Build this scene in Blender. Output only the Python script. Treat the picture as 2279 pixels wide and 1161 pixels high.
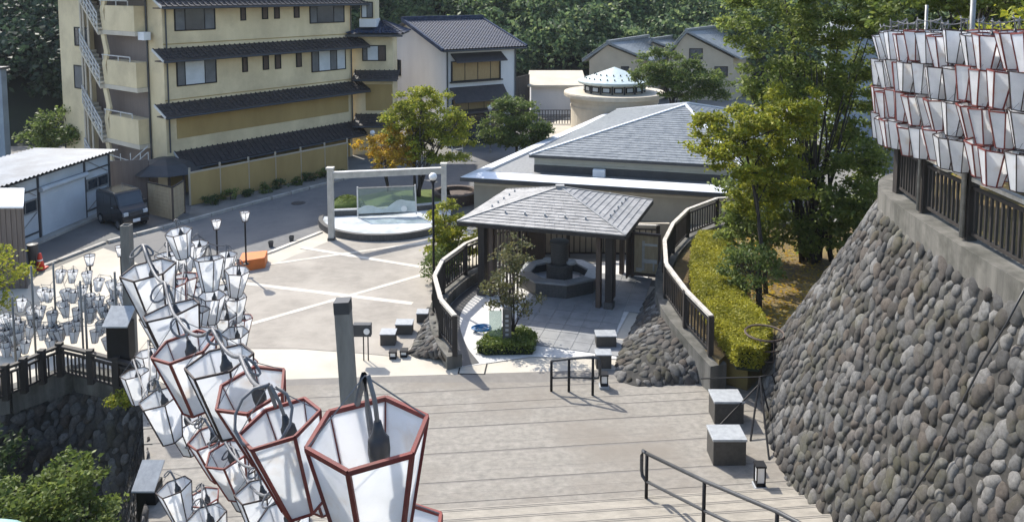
import bpy, bmesh, math, random
import numpy as np
from mathutils import Vector, Matrix, Euler
for o in list(bpy.data.objects): bpy.data.objects.remove(o)
R = math.radians
scene = bpy.context.scene
C = scene.collection
random.seed(7); RNG = np.random.default_rng(7)

# ------------------------------------------------------------------ camera
CAM_H, PITCH, FPX, W0, H0, PV = 9.0, R(5.0), 1750.0, 2279.0, 1161.0, 131.0
cd = bpy.data.cameras.new('camera'); cam = bpy.data.objects.new('camera', cd); C.objects.link(cam)
cam.location = (0, 0, CAM_H); cam.rotation_euler = (R(90) - PITCH, 0, 0)
cd.sensor_width = 36; cd.lens = FPX / W0 * 36; cd.shift_y = -(H0 / 2 - PV) / W0
cd.clip_start = 0.05; cd.clip_end = 2000
scene.camera = cam
# ------------------------------------------------------------------ daylight
SUN_EL, SUN_AZ = R(46), Vector((-0.62, 0.78))      # the sun stands behind and left of the plaza
wd = bpy.data.worlds.new('World'); scene.world = wd; wd.use_nodes = True
nt = wd.node_tree; bg = nt.nodes['Background']
sky = nt.nodes.new('ShaderNodeTexSky'); sky.sky_type = 'NISHITA'; sky.sun_disc = False
sky.sun_elevation = SUN_EL; sky.sun_rotation = math.atan2(SUN_AZ.x, SUN_AZ.y)
sky.air_density = 1.0; sky.dust_density = 1.5; sky.ozone_density = 1.0
nt.links.new(sky.outputs[0], bg.inputs[0]); bg.inputs[1].default_value = 0.15
sd = bpy.data.lights.new('sun', 'SUN'); sd.energy = 3.3; sd.angle = R(0.6); sd.color = (1, .95, .86)
sun = bpy.data.objects.new('sun', sd); C.objects.link(sun)
a = SUN_AZ.normalized()
sun.rotation_euler = Vector((a.x * math.cos(SUN_EL), a.y * math.cos(SUN_EL), math.sin(SUN_EL))).to_track_quat('Z', 'Y').to_euler()
sun.location = (-20, 25, 40)
vs = scene.view_settings; vs.view_transform = 'Standard'; vs.look = 'None'; vs.gamma = 1; vs.exposure = 1.1
vs.use_curve_mapping = False
scene.render.engine = 'CYCLES'

# ------------------------------------------------------------------ survey: a bearing read off the photograph, met with a level or an upright plane
_f = Vector((0, math.cos(PITCH), -math.sin(PITCH))); _u = Vector((0, math.sin(PITCH), math.cos(PITCH)))
def ray(u, v): return Vector((1, 0, 0)) * ((u - W0 / 2) / FPX) + _f - _u * ((v - PV) / FPX)
def at(u, v, z=0.0):
    d = ray(u, v); k = (z - CAM_H) / d.z; return Vector((0, 0, CAM_H)) + d * k
def aty(u, v, y):
    d = ray(u, v); k = y / d.y; return Vector((0, 0, CAM_H)) + d * k
def onpl(u, v, p0, n):
    d = ray(u, v); c = Vector((0, 0, CAM_H)); k = (Vector(p0) - c).dot(n) / d.dot(n); return c + d * k

# ------------------------------------------------------------------ scene objects
ORG = {}
def tag(o, label=None, cat=None, group=None, kind=None):
    if label: o['label'] = label
    if cat: o['category'] = cat
    if group: o['group'] = group
    if kind: o['kind'] = kind
    return o
def thing(name, label, cat, loc=(0, 0, 0), group=None, kind=None):
    o = bpy.data.objects.new(name, None); C.objects.link(o); o.location = loc; o.empty_display_size = .2
    ORG[o.name] = Vector(loc); return tag(o, label, cat, group, kind)
def place(o, parent):
    C.objects.link(o)
    if parent is not None: o.parent = parent
    return o
def tree_copy(o, parent=None):
    c = o.copy(); C.objects.link(c)
    if parent is not None: c.parent = parent
    for ch in o.children: tree_copy(ch, c)
    return c
class MB:
    """collects shapes for one mesh"""
    def __init__(s, M=None): s.v = []; s.f = []; s.M = M
    def _a(s, vs, fs):
        b = len(s.v)
        if s.M is not None: vs = [s.M @ Vector(p) for p in vs]
        s.v += [tuple(p) for p in vs]; s.f += [tuple(i + b for i in f) for f in fs]
        return s
    BF = [(0, 3, 2, 1), (4, 5, 6, 7), (0, 1, 5, 4), (1, 2, 6, 5), (2, 3, 7, 6), (3, 0, 4, 7)]
    def box(s, x0, x1, y0, y1, z0, z1):
        return s._a([(x0, y0, z0), (x1, y0, z0), (x1, y1, z0), (x0, y1, z0), (x0, y0, z1), (x1, y0, z1), (x1, y1, z1), (x0, y1, z1)], s.BF)
    def hexa(s, lo, hi): return s._a(list(lo) + list(hi), s.BF)
    def bar(s, p, q, w, h=None, up=(0, 0, 1)):
        p, q = Vector(p), Vector(q); h = h or w; d = (q - p).normalized(); up = Vector(up)
        if abs(d.dot(up)) > .98: up = Vector((0, 1, 0)) if abs(d.y) < .9 else Vector((1, 0, 0))
        x = d.cross(up).normalized() * w / 2; y = x.cross(d).normalized() * h / 2
        return s._a([p - x - y, p + x - y, p + x + y, p - x + y, q - x - y, q + x - y, q + x + y, q - x + y], s.BF)
    def tube(s, pts, r, n=6, r2=None):
        pts = [Vector(p) for p in pts]; m = len(pts); vs = []; fs = []
        for i, p in enumerate(pts):
            d = (pts[min(i + 1, m - 1)] - pts[max(i - 1, 0)]).normalized()
            up = Vector((0, 0, 1)) if abs(d.z) < .9 else Vector((1, 0, 0))
            x = d.cross(up).normalized(); y = x.cross(d)
            rr = r if r2 is None else r + (r2 - r) * i / max(1, m - 1)
            for k in range(n):
                a = 2 * math.pi * k / n; vs.append(p + (x * math.cos(a) + y * math.sin(a)) * rr)
        for i in range(m - 1):
            for k in range(n):
                k2 = (k + 1) % n; fs.append((i * n + k, i * n + k2, (i + 1) * n + k2, (i + 1) * n + k))
        fs.append(tuple(range(n))[::-1]); fs.append(tuple((m - 1) * n + k for k in range(n)))
        return s._a(vs, fs)
    def lathe(s, prof, n=20, c=(0, 0, 0), ph=0, sx=1, sy=1):
        vs = []; fs = []; c = Vector(c)
        for r, z in prof:
            for k in range(n):
                a = 2 * math.pi * k / n + ph; vs.append(c + Vector((r * math.cos(a) * sx, r * math.sin(a) * sy, z)))
        for i in range(len(prof) - 1):
            for k in range(n):
                k2 = (k + 1) % n; fs.append((i * n + k, i * n + k2, (i + 1) * n + k2, (i + 1) * n + k))
        if prof[0][0] > 1e-6: fs.append(tuple(range(n))[::-1])
        if prof[-1][0] > 1e-6: fs.append(tuple((len(prof) - 1) * n + k for k in range(n)))
        return s._a(vs, fs)
    def prism(s, poly, z0, z1):
        n = len(poly)
        zz = lambda z, i: z[i] if isinstance(z, (list, tuple)) else z
        A = sum(poly[i][0] * poly[(i + 1) % n][1] - poly[(i + 1) % n][0] * poly[i][1] for i in range(n))
        if A < 0: poly = poly[::-1]
        vs = [(p[0], p[1], zz(z0, i)) for i, p in enumerate(poly)] + [(p[0], p[1], zz(z1, i)) for i, p in enumerate(poly)]
        return s._a(vs, [tuple(range(n))[::-1], tuple(range(n, 2 * n))] + [(i, (i + 1) % n, n + (i + 1) % n, n + i) for i in range(n)])
    def slabpoly(s, pts, off):
        """a flat outline of any attitude given thickness along OFF"""
        n = len(pts); off = Vector(off); pts = [Vector(p) for p in pts]
        return s._a(pts + [p + off for p in pts], [tuple(range(n))[::-1], tuple(range(n, 2 * n))] + [(i, (i + 1) % n, n + (i + 1) % n, n + i) for i in range(n)])
    def poly(s, pts): return s._a(pts, [tuple(range(len(pts)))])
    def loft(s, a, b):
        n = len(a); return s._a(list(a) + list(b), [(i, i + 1, n + i + 1, n + i) for i in range(n - 1)])
    def data(s, name, mat, org=(0, 0, 0), smooth=False):
        me = bpy.data.meshes.new(name); o = Vector(org)
        me.from_pydata([tuple(Vector(p) - o) for p in s.v], [], s.f)
        bm = bmesh.new(); bm.from_mesh(me); bmesh.ops.recalc_face_normals(bm, faces=bm.faces); bm.to_mesh(me); bm.free()
        if mat: me.materials.append(mat)
        if smooth: me.polygons.foreach_set('use_smooth', [True] * len(me.polygons))
        me.update(); return me
    def build(s, name, mat, parent=None, org=None, smooth=False, bev=0):
        if parent is not None:
            r = parent
            while r.parent is not None: r = r.parent
            og = ORG.get(r.name, Vector((0, 0, 0)))
        else: og = Vector(org or (0, 0, 0))
        o = bpy.data.objects.new(name, s.data(name, mat, og, smooth)); place(o, parent)
        if parent is None: o.location = og; ORG[o.name] = og
        if bev:
            m = o.modifiers.new('bevel', 'BEVEL'); m.width = bev; m.segments = 2; m.limit_method = 'ANGLE'
        return o
def piece(name, me, parent, p, rot=None, sc=(1, 1, 1)):
    o = bpy.data.objects.new(name, me); C.objects.link(o)
    r = parent
    while r is not None and r.parent is not None: r = r.parent
    og = ORG.get(r.name, Vector((0, 0, 0))) if r else Vector((0, 0, 0))
    o.parent = parent; o.location = Vector(p) - og; o.scale = sc
    if rot is not None: o.rotation_mode = 'QUATERNION'; o.rotation_quaternion = rot
    return o
def np_mesh(name, V, F, mat, smooth=False):
    """V (n,3) F (m,k): big meshes"""
    me = bpy.data.meshes.new(name); m, k = F.shape
    me.vertices.add(len(V)); me.vertices.foreach_set('co', V.astype(np.float32).ravel())
    me.loops.add(m * k); me.loops.foreach_set('vertex_index', F.astype(np.int32).ravel())
    me.polygons.add(m); me.polygons.foreach_set('loop_start', np.arange(0, m * k, k, dtype=np.int32))
    me.polygons.foreach_set('loop_total', np.full(m, k, dtype=np.int32))
    if smooth: me.polygons.foreach_set('use_smooth', np.ones(m, dtype=bool))
    me.update(calc_edges=True); me.materials.append(mat); return me

# ------------------------------------------------------------------ materials
def _mat(name):
    m = bpy.data.materials.new(name); m.use_nodes = True; t = m.node_tree
    return m, t, t.nodes['Principled BSDF']
def noise(t, co, scale, detail=4, rough=.6):
    n = t.nodes.new('ShaderNodeTexNoise'); n.inputs['Scale'].default_value = scale
    n.inputs['Detail'].default_value = detail; n.inputs['Roughness'].default_value = rough
    t.links.new(co, n.inputs['Vector']); return n.outputs['Fac']
def ramp(t, fac, stops):
    r = t.nodes.new('ShaderNodeValToRGB'); e = r.color_ramp.elements
    while len(e) < len(stops): e.new(.5)
    for x, (p, c) in zip(e, stops): x.position = p; x.color = (*c, 1)
    t.links.new(fac, r.inputs[0]); return r.outputs[0]
def mix(t, fac, a, b, typ='MIX'):
    m = t.nodes.new('ShaderNodeMixRGB'); m.blend_type = typ
    for i, x in enumerate((fac, a, b)):
        if hasattr(x, 'links') or hasattr(x, 'is_output'): t.links.new(x, m.inputs[i])
        elif isinstance(x, (int, float)): m.inputs[i].default_value = x
        else: m.inputs[i].default_value = (*x, 1)
    return m.outputs[0]
def coord(t, world=False):
    if world: g = t.nodes.new('ShaderNodeNewGeometry'); return g.outputs['Position']
    return t.nodes.new('ShaderNodeTexCoord').outputs['Object']
def surf(name, c1, c2=None, scale=4, rough=.75, bump=.15, bscale=None, metal=0, spec=.4, big=None, bigscale=.35, stretch=None, world=True, lo=.35, hi=.65, rvar=.1, bdist=.01, ovar=0):
    """two colours mixed by noise, optional large stains, fine relief"""
    m, t, p = _mat(name); co = coord(t, world)
    if stretch:
        mp = t.nodes.new('ShaderNodeMapping'); mp.inputs['Scale'].default_value = stretch; t.links.new(co, mp.inputs[0]); co2 = mp.outputs[0]
    else: co2 = co
    c2 = c2 or tuple(x * .8 for x in c1)
    n1 = noise(t, co2, scale, 6, .65); col = ramp(t, n1, [(lo, c2), (hi, c1)])
    if big:
        n2 = noise(t, co, bigscale, 5, .6); f = ramp(t, n2, [(.45, (0, 0, 0)), (.68, (1, 1, 1))]); col = mix(t, f, col, big)
    if ovar:
        oi = t.nodes.new('ShaderNodeObjectInfo'); col = mix(t, 1.0, col, ramp(t, oi.outputs['Random'], [(0, (1 - ovar,) * 3), (1, (1 + ovar,) * 3)]), 'MULTIPLY')
    t.links.new(col, p.inputs['Base Color'])
    rr = t.nodes.new('ShaderNodeMapRange'); rr.inputs[3].default_value = rough - rvar; rr.inputs[4].default_value = min(1, rough + rvar)
    t.links.new(n1, rr.inputs[0]); t.links.new(rr.outputs[0], p.inputs['Roughness'])
    p.inputs['Metallic'].default_value = metal; p.inputs['Specular IOR Level'].default_value = spec
    if bump:
        b = t.nodes.new('ShaderNodeBump'); b.inputs['Strength'].default_value = bump; b.inputs['Distance'].default_value = bdist
        t.links.new(noise(t, co2, bscale or scale * 8, 5, .7), b.inputs['Height']); t.links.new(b.outputs[0], p.inputs['Normal'])
    return m
def leafmat(name, cols, trans=.45, rough=.55):
    """leaf tones picked per leaf, light passes through"""
    m, t, p = _mat(name); g = t.nodes.new('ShaderNodeNewGeometry')
    k = len(cols); col = ramp(t, g.outputs['Random Per Island'], [(i / max(1, k - 1), c) for i, c in enumerate(cols)])
    n = noise(t, g.outputs['Position'], 1.1, 3); col = mix(t, ramp(t, n, [(.35, (.55, .6, .5)), (.65, (1.15, 1.1, 1))]), (0, 0, 0), col, 'MIX') if False else mix(t, .55, col, mix(t, 1.0, col, ramp(t, n, [(.36, (.45, .5, .42)), (.64, (1.3, 1.25, 1.05))]), 'MULTIPLY'))
    t.links.new(col, p.inputs['Base Color']); p.inputs['Roughness'].default_value = rough; p.inputs['Specular IOR Level'].default_value = .3
    tr = t.nodes.new('ShaderNodeBsdfTranslucent'); t.links.new(col, tr.inputs[0])
    ms = t.nodes.new('ShaderNodeMixShader'); ms.inputs[0].default_value = trans
    out = t.nodes['Material Output']; t.links.new(p.outputs[0], ms.inputs[1]); t.links.new(tr.outputs[0], ms.inputs[2]); t.links.new(ms.outputs[0], out.inputs[0])
    return m
def stonemat(name, cols, island):
    m, t, p = _mat(name)
    if island: rnd = t.nodes.new('ShaderNodeNewGeometry').outputs['Random Per Island']
    else: rnd = t.nodes.new('ShaderNodeObjectInfo').outputs['Random']
    k = len(cols); col = ramp(t, rnd, [(i / (k - 1), c) for i, c in enumerate(cols)])
    co = coord(t, True); n = noise(t, co, 14, 8, .75)
    col = mix(t, 1.0, col, ramp(t, n, [(.3, (.45, .44, .42)), (.55, (1, 1, 1)), (.75, (1.5, 1.5, 1.45))]), 'MULTIPLY')
    moss = ramp(t, noise(t, co, .8, 6, .75), [(.52, (0, 0, 0)), (.72, (.65, .65, .65))]); col = mix(t, moss, col, (.07, .065, .03))
    t.links.new(col, p.inputs['Base Color']); p.inputs['Roughness'].default_value = .85; p.inputs['Specular IOR Level'].default_value = .25
    b = t.nodes.new('ShaderNodeBump'); b.inputs['Strength'].default_value = .35; b.inputs['Distance'].default_value = .012
    t.links.new(noise(t, co, 30, 6, .75), b.inputs['Height']); t.links.new(b.outputs[0], p.inputs['Normal'])
    return m
def plain(name, c, rough=.5, metal=0, spec=.5, emit=0, trans=0, alpha=1):
    m, t, p = _mat(name); p.inputs['Base Color'].default_value = (*c, 1); p.inputs['Roughness'].default_value = rough
    p.inputs['Metallic'].default_value = metal; p.inputs['Specular IOR Level'].default_value = spec
    if trans: p.inputs['Transmission Weight'].default_value = trans
    if alpha < 1: p.inputs['Alpha'].default_value = alpha
    return m
M = {}
M['asphalt'] = surf('asphalt', (.15, .148, .145), (.11, .11, .11), 3, .88, .3, 90, big=(.185, .178, .165), bigscale=.22)
M['ground'] = surf('ground', (.2, .19, .17), (.14, .135, .12), 1.5, .9, .2, 40)
M['drive'] = surf('driveway concrete', (.17, .168, .16), (.12, .12, .115), 1.6, .9, .2, 50, big=(.09, .09, .088), bigscale=.4)
M['pave'] = surf('pale paving', (.46, .418, .345), (.385, .35, .29), 1.2, .85, .15, 60, big=(.5, .462, .39), bigscale=.35)
M['plaza'] = surf('tan plaza paving', (.292, .264, .225), (.228, .206, .176), 2.2, .88, .25, 70, big=(.355, .322, .276), bigscale=.5, stretch=(1, 1.6, 1))
M['band'] = surf('white stone band', (.6, .555, .475), (.48, .445, .38), 3, .8, .1, big=(.43, .39, .33), bigscale=1.4, ovar=.08)
M['landing'] = surf('weathered landing slab', (.29, .268, .232), (.175, .163, .142), 7, .88, .6, 50, big=(.19, .168, .14), bigscale=.38, stretch=(.85, 1.25, 1), bdist=.008, ovar=.03, lo=.3, hi=.7)
M['joint'] = surf('dark joint', (.2, .185, .165), None, 4, .95, .1)
M['step'] = surf('stone step', (.34, .31, .26), (.24, .22, .185), 4, .85, .25, 40, stretch=(.8, 2, 1))
M['concrete'] = surf('weathered concrete', (.165, .157, .138), (.08, .077, .068), 2.2, .9, .4, 30, big=(.045, .045, .036), bigscale=1.3, stretch=(1.6, 1.6, .18))
M['kerb'] = surf('kerb concrete', (.42, .4, .36), (.3, .285, .255), 3, .9, .2)
M['mortar'] = surf('wall mortar', (.06, .056, .05), (.025, .024, .021), 5, .95, .5, 30)
M['tile'] = surf('grey floor slab', (.235, .24, .245), (.16, .165, .17), 3, .7, .12, 40, big=(.27, .27, .265), bigscale=.7)
M['palefloor'] = surf('sunlit pale floor', (.58, .57, .54), (.47, .46, .44), 6, .7, .1)  # sunlight on the court floor put into this pale tone
M['granite'] = surf('dark granite', (.085, .083, .08), (.05, .049, .048), 20, .5, .1, 60)
M['boxstone'] = surf('brown stone block', (.075, .069, .06), (.05, .046, .04), 12, .7, .15, 50)
M['boxtop'] = surf('pale stone and sunlit tops', (.36, .375, .385), (.27, .283, .292), 10, .45, .08)  # pale stone; also paints sunlight onto block tops and bath rim
M['wood'] = surf('dark stained timber', (.036, .03, .026), (.02, .017, .015), 9, .7, .2, 40, stretch=(1, 1, .2))
M['woodtop'] = surf('sunlit rail top', (.55, .51, .45), (.36, .33, .285), 7, .8, .25, 40)  # grazing sunlight on the rails put into a paler timber colour
M['brownwood'] = surf('brown board', (.1, .072, .055), (.065, .046, .036), 8, .7, .15, stretch=(3, 3, .3))
M['tanwood'] = surf('tan lath', (.46, .37, .24), (.36, .28, .175), 7, .75, .15, stretch=(2, 2, .3))
M['slate'] = surf('slate', (.35, .34, .325), (.22, .214, .204), 3.5, .5, .25, 60, spec=.5)
M['slatedk'] = surf('blue slate', (.22, .235, .24), (.12, .132, .14), 3.2, .45, .25, 50, spec=.5, stretch=(1, 1, 3))
M['whitemetal'] = surf('white coated sheet', (.72, .74, .76), (.62, .64, .66), 1.5, .4, .04, spec=.5)
M['cream'] = surf('cream render', (.56, .5, .4), (.47, .42, .335), .9, .85, .1, 30, stretch=(1, 1, .3))
M['hall'] = surf('beige hall render', (.42, .37, .285), (.35, .305, .235), .8, .85, .1, 30)
M['clere'] = surf('sage lap board', (.4, .4, .345), (.34, .34, .295), 2, .7, .08)
M['dkgrey'] = surf('dark grey metal', (.055, .058, .062), (.04, .042, .045), 3, .5, .05)
M['yellow'] = surf('yellow render', (.72, .6, .385), (.61, .505, .315), .7, .85, .12, 26, big=(.5, .41, .26), bigscale=.55, stretch=(1, 1, .28))
M['yellow2'] = surf('ochre panel', (.4, .285, .115), (.32, .222, .085), .7, .85, .1, 26, stretch=(1, 1, .3))
M['brownroof'] = surf('brown eave tile', (.055, .047, .046), (.034, .03, .03), 5, .55, .3, 30)
M['bluetile'] = surf('glazed blue tile', (.05, .066, .105), (.018, .026, .048), 6, .6, .1, 30, spec=.06)
M['whitewall'] = surf('white plaster', (.62, .62, .62), (.53, .53, .535), .6, .85, .08, 20, stretch=(1, 1, .3))
M['shedwall'] = surf('white steel cladding', (.5, .54, .57), (.42, .455, .48), 1, .6, .06, big=(.38, .40, .40), bigscale=.6)
M['shutter'] = surf('shutter slat', (.52, .57, .61), (.45, .5, .54), 1.2, .5, .04)
M['corr'] = surf('corrugated sheet', (.36, .37, .38), (.26, .27, .275), 1.2, .5, .05, spec=.4, big=(.24, .235, .23), bigscale=.7)
M['brownclad'] = surf('brown ribbed cladding', (.17, .135, .118), (.13, .103, .09), 2, .6, .05, stretch=(6, 6, .4))
M['greyclad'] = surf('blue grey cladding', (.26, .31, .36), (.2, .24, .285), 1, .6, .05)
M['tanhouse'] = surf('tan plaster', (.46, .39, .29), (.39, .33, .245), .7, .85, .08)
M['glass'] = surf('window glass', (.035, .045, .055), (.02, .026, .032), 1.5, .12, .02, spec=.8, rvar=.05)
M['blind'] = surf('white blind', (.55, .58, .6), (.46, .49, .51), 2, .7, .05)
M['greyblind'] = surf('grey blind', (.13, .135, .14), (.09, .094, .1), 2, .5, .05)
M['woodblind'] = surf('reed blind', (.36, .25, .12), (.27, .185, .085), 6, .8, .15, stretch=(9, 9, .5))
M['black'] = surf('black paint', (.012, .012, .013), (.008, .008, .009), 6, .6, .05, spec=.25)
M['blackgloss'] = surf('black car paint', (.012, .014, .017), (.009, .01, .012), 3, .18, 0, spec=.7, rvar=.04)
M['rubber'] = plain('tyre rubber', (.015, .015, .015), .85)
M['steel'] = surf('galvanised steel', (.3, .3, .29), (.2, .2, .195), 8, .5, .08, metal=.4)
M['greypole'] = surf('weathered grey pole', (.2, .195, .18), (.12, .118, .108), 5, .7, .15, stretch=(1, 1, .25))
M['whiterail'] = surf('white rail', (.6, .59, .56), (.45, .44, .42), 6, .6, .05)
M['chrome'] = plain('chrome', (.6, .62, .64), .15, 1)
M['headlight'] = plain('headlight', (.5, .53, .55), .1, 0, .9)
M['globe'] = plain('globe opal', (.8, .78, .74), .3)
M['orange'] = surf('orange paint', (.62, .17, .035), (.5, .13, .03), 4, .6, .1)
M['conered'] = plain('cone red', (.65, .06, .03), .5)
M['water'] = surf('shallow water over white tile', (.72, .74, .75), (.6, .62, .64), 3, .12, .3, 9, spec=.6, rvar=.04, big=(.35, .38, .38), bigscale=1.1)
M['whitetile'] = surf('white bath tile', (.75, .77, .8), (.66, .68, .72), 4, .35, .04)
M['soil'] = surf('garden soil', (.16, .11, .045), (.1, .07, .032), 4, .95, .5, 25, big=(.19, .15, .05), bigscale=.8)
M['lawn'] = surf('grass mound', (.1, .14, .025), (.065, .09, .018), 9, .9, .5, 40)
M['bark'] = surf('bark', (.05, .042, .034), (.025, .021, .018), 10, .9, .4, 30, stretch=(1, 1, .3))
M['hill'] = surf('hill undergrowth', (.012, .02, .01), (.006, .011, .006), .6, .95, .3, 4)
M['cable'] = surf('grey cable', (.16, .16, .165), (.11, .11, .115), 20, .5, .05)
M['darkcable'] = plain('black cable', (.02, .02, .022), .45)
M['teal'] = surf('pale teal sheet', (.35, .56, .52), (.3, .5, .47), 2, .4, .04)
M['hose'] = plain('blue hose', (.02, .13, .3), .35)
M['lredframe'] = surf('red lacquer frame', (.2, .034, .026), (.11, .02, .018), 12, .7, .15, big=(.13, .045, .035), bigscale=6)
M['ldarkframe'] = surf('dark brown frame', (.04, .022, .02), (.022, .014, .014), 12, .7, .15)
M['marble'] = surf('carved pale stone', (.5, .48, .43), (.36, .345, .31), 3, .7, .15)
M['etch'] = surf('etched glass wave', (.55, .6, .58), None, 3, .6, .05)
def glassmat(name, c, a):
    m, t, p = _mat(name); p.inputs['Base Color'].default_value = (*c, 1); p.inputs['Roughness'].default_value = .08
    tr = t.nodes.new('ShaderNodeBsdfTransparent'); tr.inputs[0].default_value = (.85, .93, .9, 1)
    ms = t.nodes.new('ShaderNodeMixShader'); ms.inputs[0].default_value = a
    t.links.new(tr.outputs[0], ms.inputs[1]); t.links.new(p.outputs[0], ms.inputs[2]); t.links.new(ms.outputs[0], t.nodes['Material Output'].inputs[0]); return m
M['screen'] = glassmat('screen glass', (.3, .34, .33), .28)
def papermat():
    m, t, p = _mat('lantern acrylic'); co = coord(t, False)
    oi = t.nodes.new('ShaderNodeObjectInfo')
    add = t.nodes.new('ShaderNodeVectorMath'); add.operation = 'ADD'; t.links.new(co, add.inputs[0])
    sc = t.nodes.new('ShaderNodeVectorMath'); sc.operation = 'SCALE'; t.links.new(oi.outputs['Location'], sc.inputs[0]); sc.inputs['Scale'].default_value = 3.7
    t.links.new(sc.outputs[0], add.inputs[1]); c = add.outputs[0]
    col = ramp(t, noise(t, c, 4, 5, .6), [(.35, (.79, .8, .81)), (.6, (.89, .895, .905))])
    rust = ramp(t, noise(t, c, 5.5, 4, .55), [(.6, (0, 0, 0)), (.78, (.5, .5, .5))]); col = mix(t, rust, col, (.62, .5, .36))
    t.links.new(col, p.inputs['Base Color']); p.inputs['Roughness'].default_value = .35; p.inputs['Specular IOR Level'].default_value = .4
    tr = t.nodes.new('ShaderNodeBsdfTranslucent'); t.links.new(col, tr.inputs[0])
    ms = t.nodes.new('ShaderNodeMixShader'); ms.inputs[0].default_value = .64
    t.links.new(p.outputs[0], ms.inputs[1]); t.links.new(tr.outputs[0], ms.inputs[2]); t.links.new(ms.outputs[0], t.nodes['Material Output'].inputs[0]); return m
M['paper'] = papermat()
G = lambda *c: c
L = {}
L['maple'] = leafmat('yellow green leaves', [(.15, .2, .025), (.26, .29, .035), (.38, .37, .045), (.19, .23, .03)])
L['amber'] = leafmat('amber leaves', [(.48, .29, .03), (.58, .38, .04), (.4, .32, .045), (.52, .27, .03)])
L['mid'] = leafmat('mid green leaves', [(.075, .12, .032), (.12, .17, .044), (.18, .22, .06), (.09, .14, .04)])
L['dark'] = leafmat('dark green leaves', [(.045, .08, .03), (.075, .115, .04), (.11, .15, .05)])
L['light'] = leafmat('light green leaves', [(.09, .135, .03), (.145, .19, .045), (.2, .24, .06)])
L['clump'] = leafmat('fresh green leaves', [(.11, .16, .04), (.17, .22, .055), (.27, .31, .08), (.14, .19, .048)], .58)
L['lime'] = leafmat('lime leaves', [(.18, .22, .025), (.28, .3, .033), (.4, .38, .04), (.14, .19, .03)])
L['hedge'] = leafmat('clipped hedge leaves', [(.24, .245, .03), (.32, .305, .036), (.4, .37, .042), (.2, .215, .03)])
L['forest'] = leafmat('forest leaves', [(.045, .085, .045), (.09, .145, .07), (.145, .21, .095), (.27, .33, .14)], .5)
L['forestdk'] = leafmat('shaded forest leaves', [(.018, .036, .026), (.032, .058, .037), (.052, .085, .05)], .4)  # shade of the left slope put into darker leaf tones
L['dry'] = leafmat('grey green leaves', [(.09, .1, .045), (.13, .135, .06), (.17, .15, .06), (.08, .1, .05)])
STONES = [(.075, .074, .072), (.115, .113, .11), (.048, .047, .047), (.14, .138, .135), (.085, .07, .059), (.21, .206, .2), (.055, .054, .052), (.105, .088, .074), (.105, .102, .097), (.2, .194, .184), (.05, .044, .039), (.09, .085, .078)]
STONES = [tuple(x * .8 for x in c) for c in STONES]
M['stone1'] = stonemat('river stone', STONES, False); M['stone2'] = stonemat('river stone bed', STONES, True)

# ------------------------------------------------------------------ shared builders
UNIT = {}
def unit(mat):
    if mat not in UNIT: UNIT[mat] = MB().box(-.5, .5, -.5, .5, -.5, .5).data('unit_' + mat, M[mat])
    return UNIT[mat]
def beam(name, p, q, w, h, mat, parent, up=(0, 0, 1)):
    """a straight timber as one object that shares the unit box"""
    p, q = Vector(p), Vector(q); d = q - p; Lh = d.length; d.normalize(); upv = Vector(up)
    if abs(d.dot(upv)) > .98: upv = Vector((0, 1, 0))
    y = upv - d * upv.dot(d); y.normalize(); x = y.cross(d)
    rot = Matrix((x, y, d)).transposed().to_quaternion()
    return piece(name, unit(mat), parent, (p + q) / 2, rot, (w, h, Lh))
def rboxo(name, mat, parent, p, ang, sx, sy, sz):
    return piece(name, unit(mat), parent, p, Matrix.Rotation(ang, 3, 'Z').to_quaternion(), (sx, sy, sz))
def fence(label, path, h, sp=.16, group=None, posttop=.06, railmat='woodtop', name='timber_fence', pw=.11, mat='wood', bw=.035, cap=True):
    t = thing(name, label, 'fence', path[0], group)
    P = [Vector(p) for p in path]
    for p in P: beam('post', p, p + Vector((0, 0, h + posttop)), pw, pw, mat, t)
    for a, b in zip(P, P[1:]):
        d = b - a; n = max(2, int(d.length / sp)); up = Vector((0, 0, 1))
        beam('top_rail', a + up * h, b + up * h, .11, .06, railmat, t)
        beam('upper_rail', a + up * (h - .13), b + up * (h - .13), .05, .05, mat, t)
        beam('lower_rail', a + up * .12, b + up * .12, .05, .05, mat, t)
        for i in range(1, n):
            q = a + d * (i / n); beam('baluster', q + up * .145, q + up * (h - .155), bw, bw, mat, t)
    return t
# leaves ------------------------------------------------------------
def leaf_quads(cen, size, asp=.55, up=.35):
    n = len(cen); nr = RNG.normal(size=(n, 3)); nr[:, 2] = np.abs(nr[:, 2]) + up; nr /= np.linalg.norm(nr, axis=1)[:, None]
    a = RNG.normal(size=(n, 3)); a -= nr * (a * nr).sum(1)[:, None]; a /= np.linalg.norm(a, axis=1)[:, None]; b = np.cross(nr, a)
    s = (size * RNG.uniform(.6, 1.35, n))[:, None]
    V = np.stack([cen - a * s, cen + b * s * asp, cen + a * s, cen - b * s * asp], 1).reshape(-1, 3)
    return V, np.arange(4 * n).reshape(n, 4)
def clumps(ells, n_clump, n_leaf, spread, shell=.5):
    """leaf positions gathered in clumps spread through ellipsoids (cx,cy,cz,rx,ry,rz)"""
    vol = np.array([e[3] * e[4] * e[5] for e in ells]) ** (2 / 3); vol /= vol.sum(); out = []; cc = []
    for e, w in zip(ells, vol):
        k = max(1, int(n_clump * w)); d = RNG.normal(size=(k, 3)); d /= np.linalg.norm(d, axis=1)[:, None]
        r = shell + (1.12 - shell) * RNG.uniform(0, 1, k) ** .7
        c = np.array(e[:3]) + d * r[:, None] * np.array(e[3:6]); cc.append(c)
        m = np.maximum(3, (n_leaf * RNG.uniform(.5, 1.5, k)).astype(int))
        out.append(np.repeat(c, m, 0) + RNG.normal(size=(m.sum(), 3)) * np.array([spread, spread, spread * .5]))
    return np.concatenate(out), np.concatenate(cc)
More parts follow.
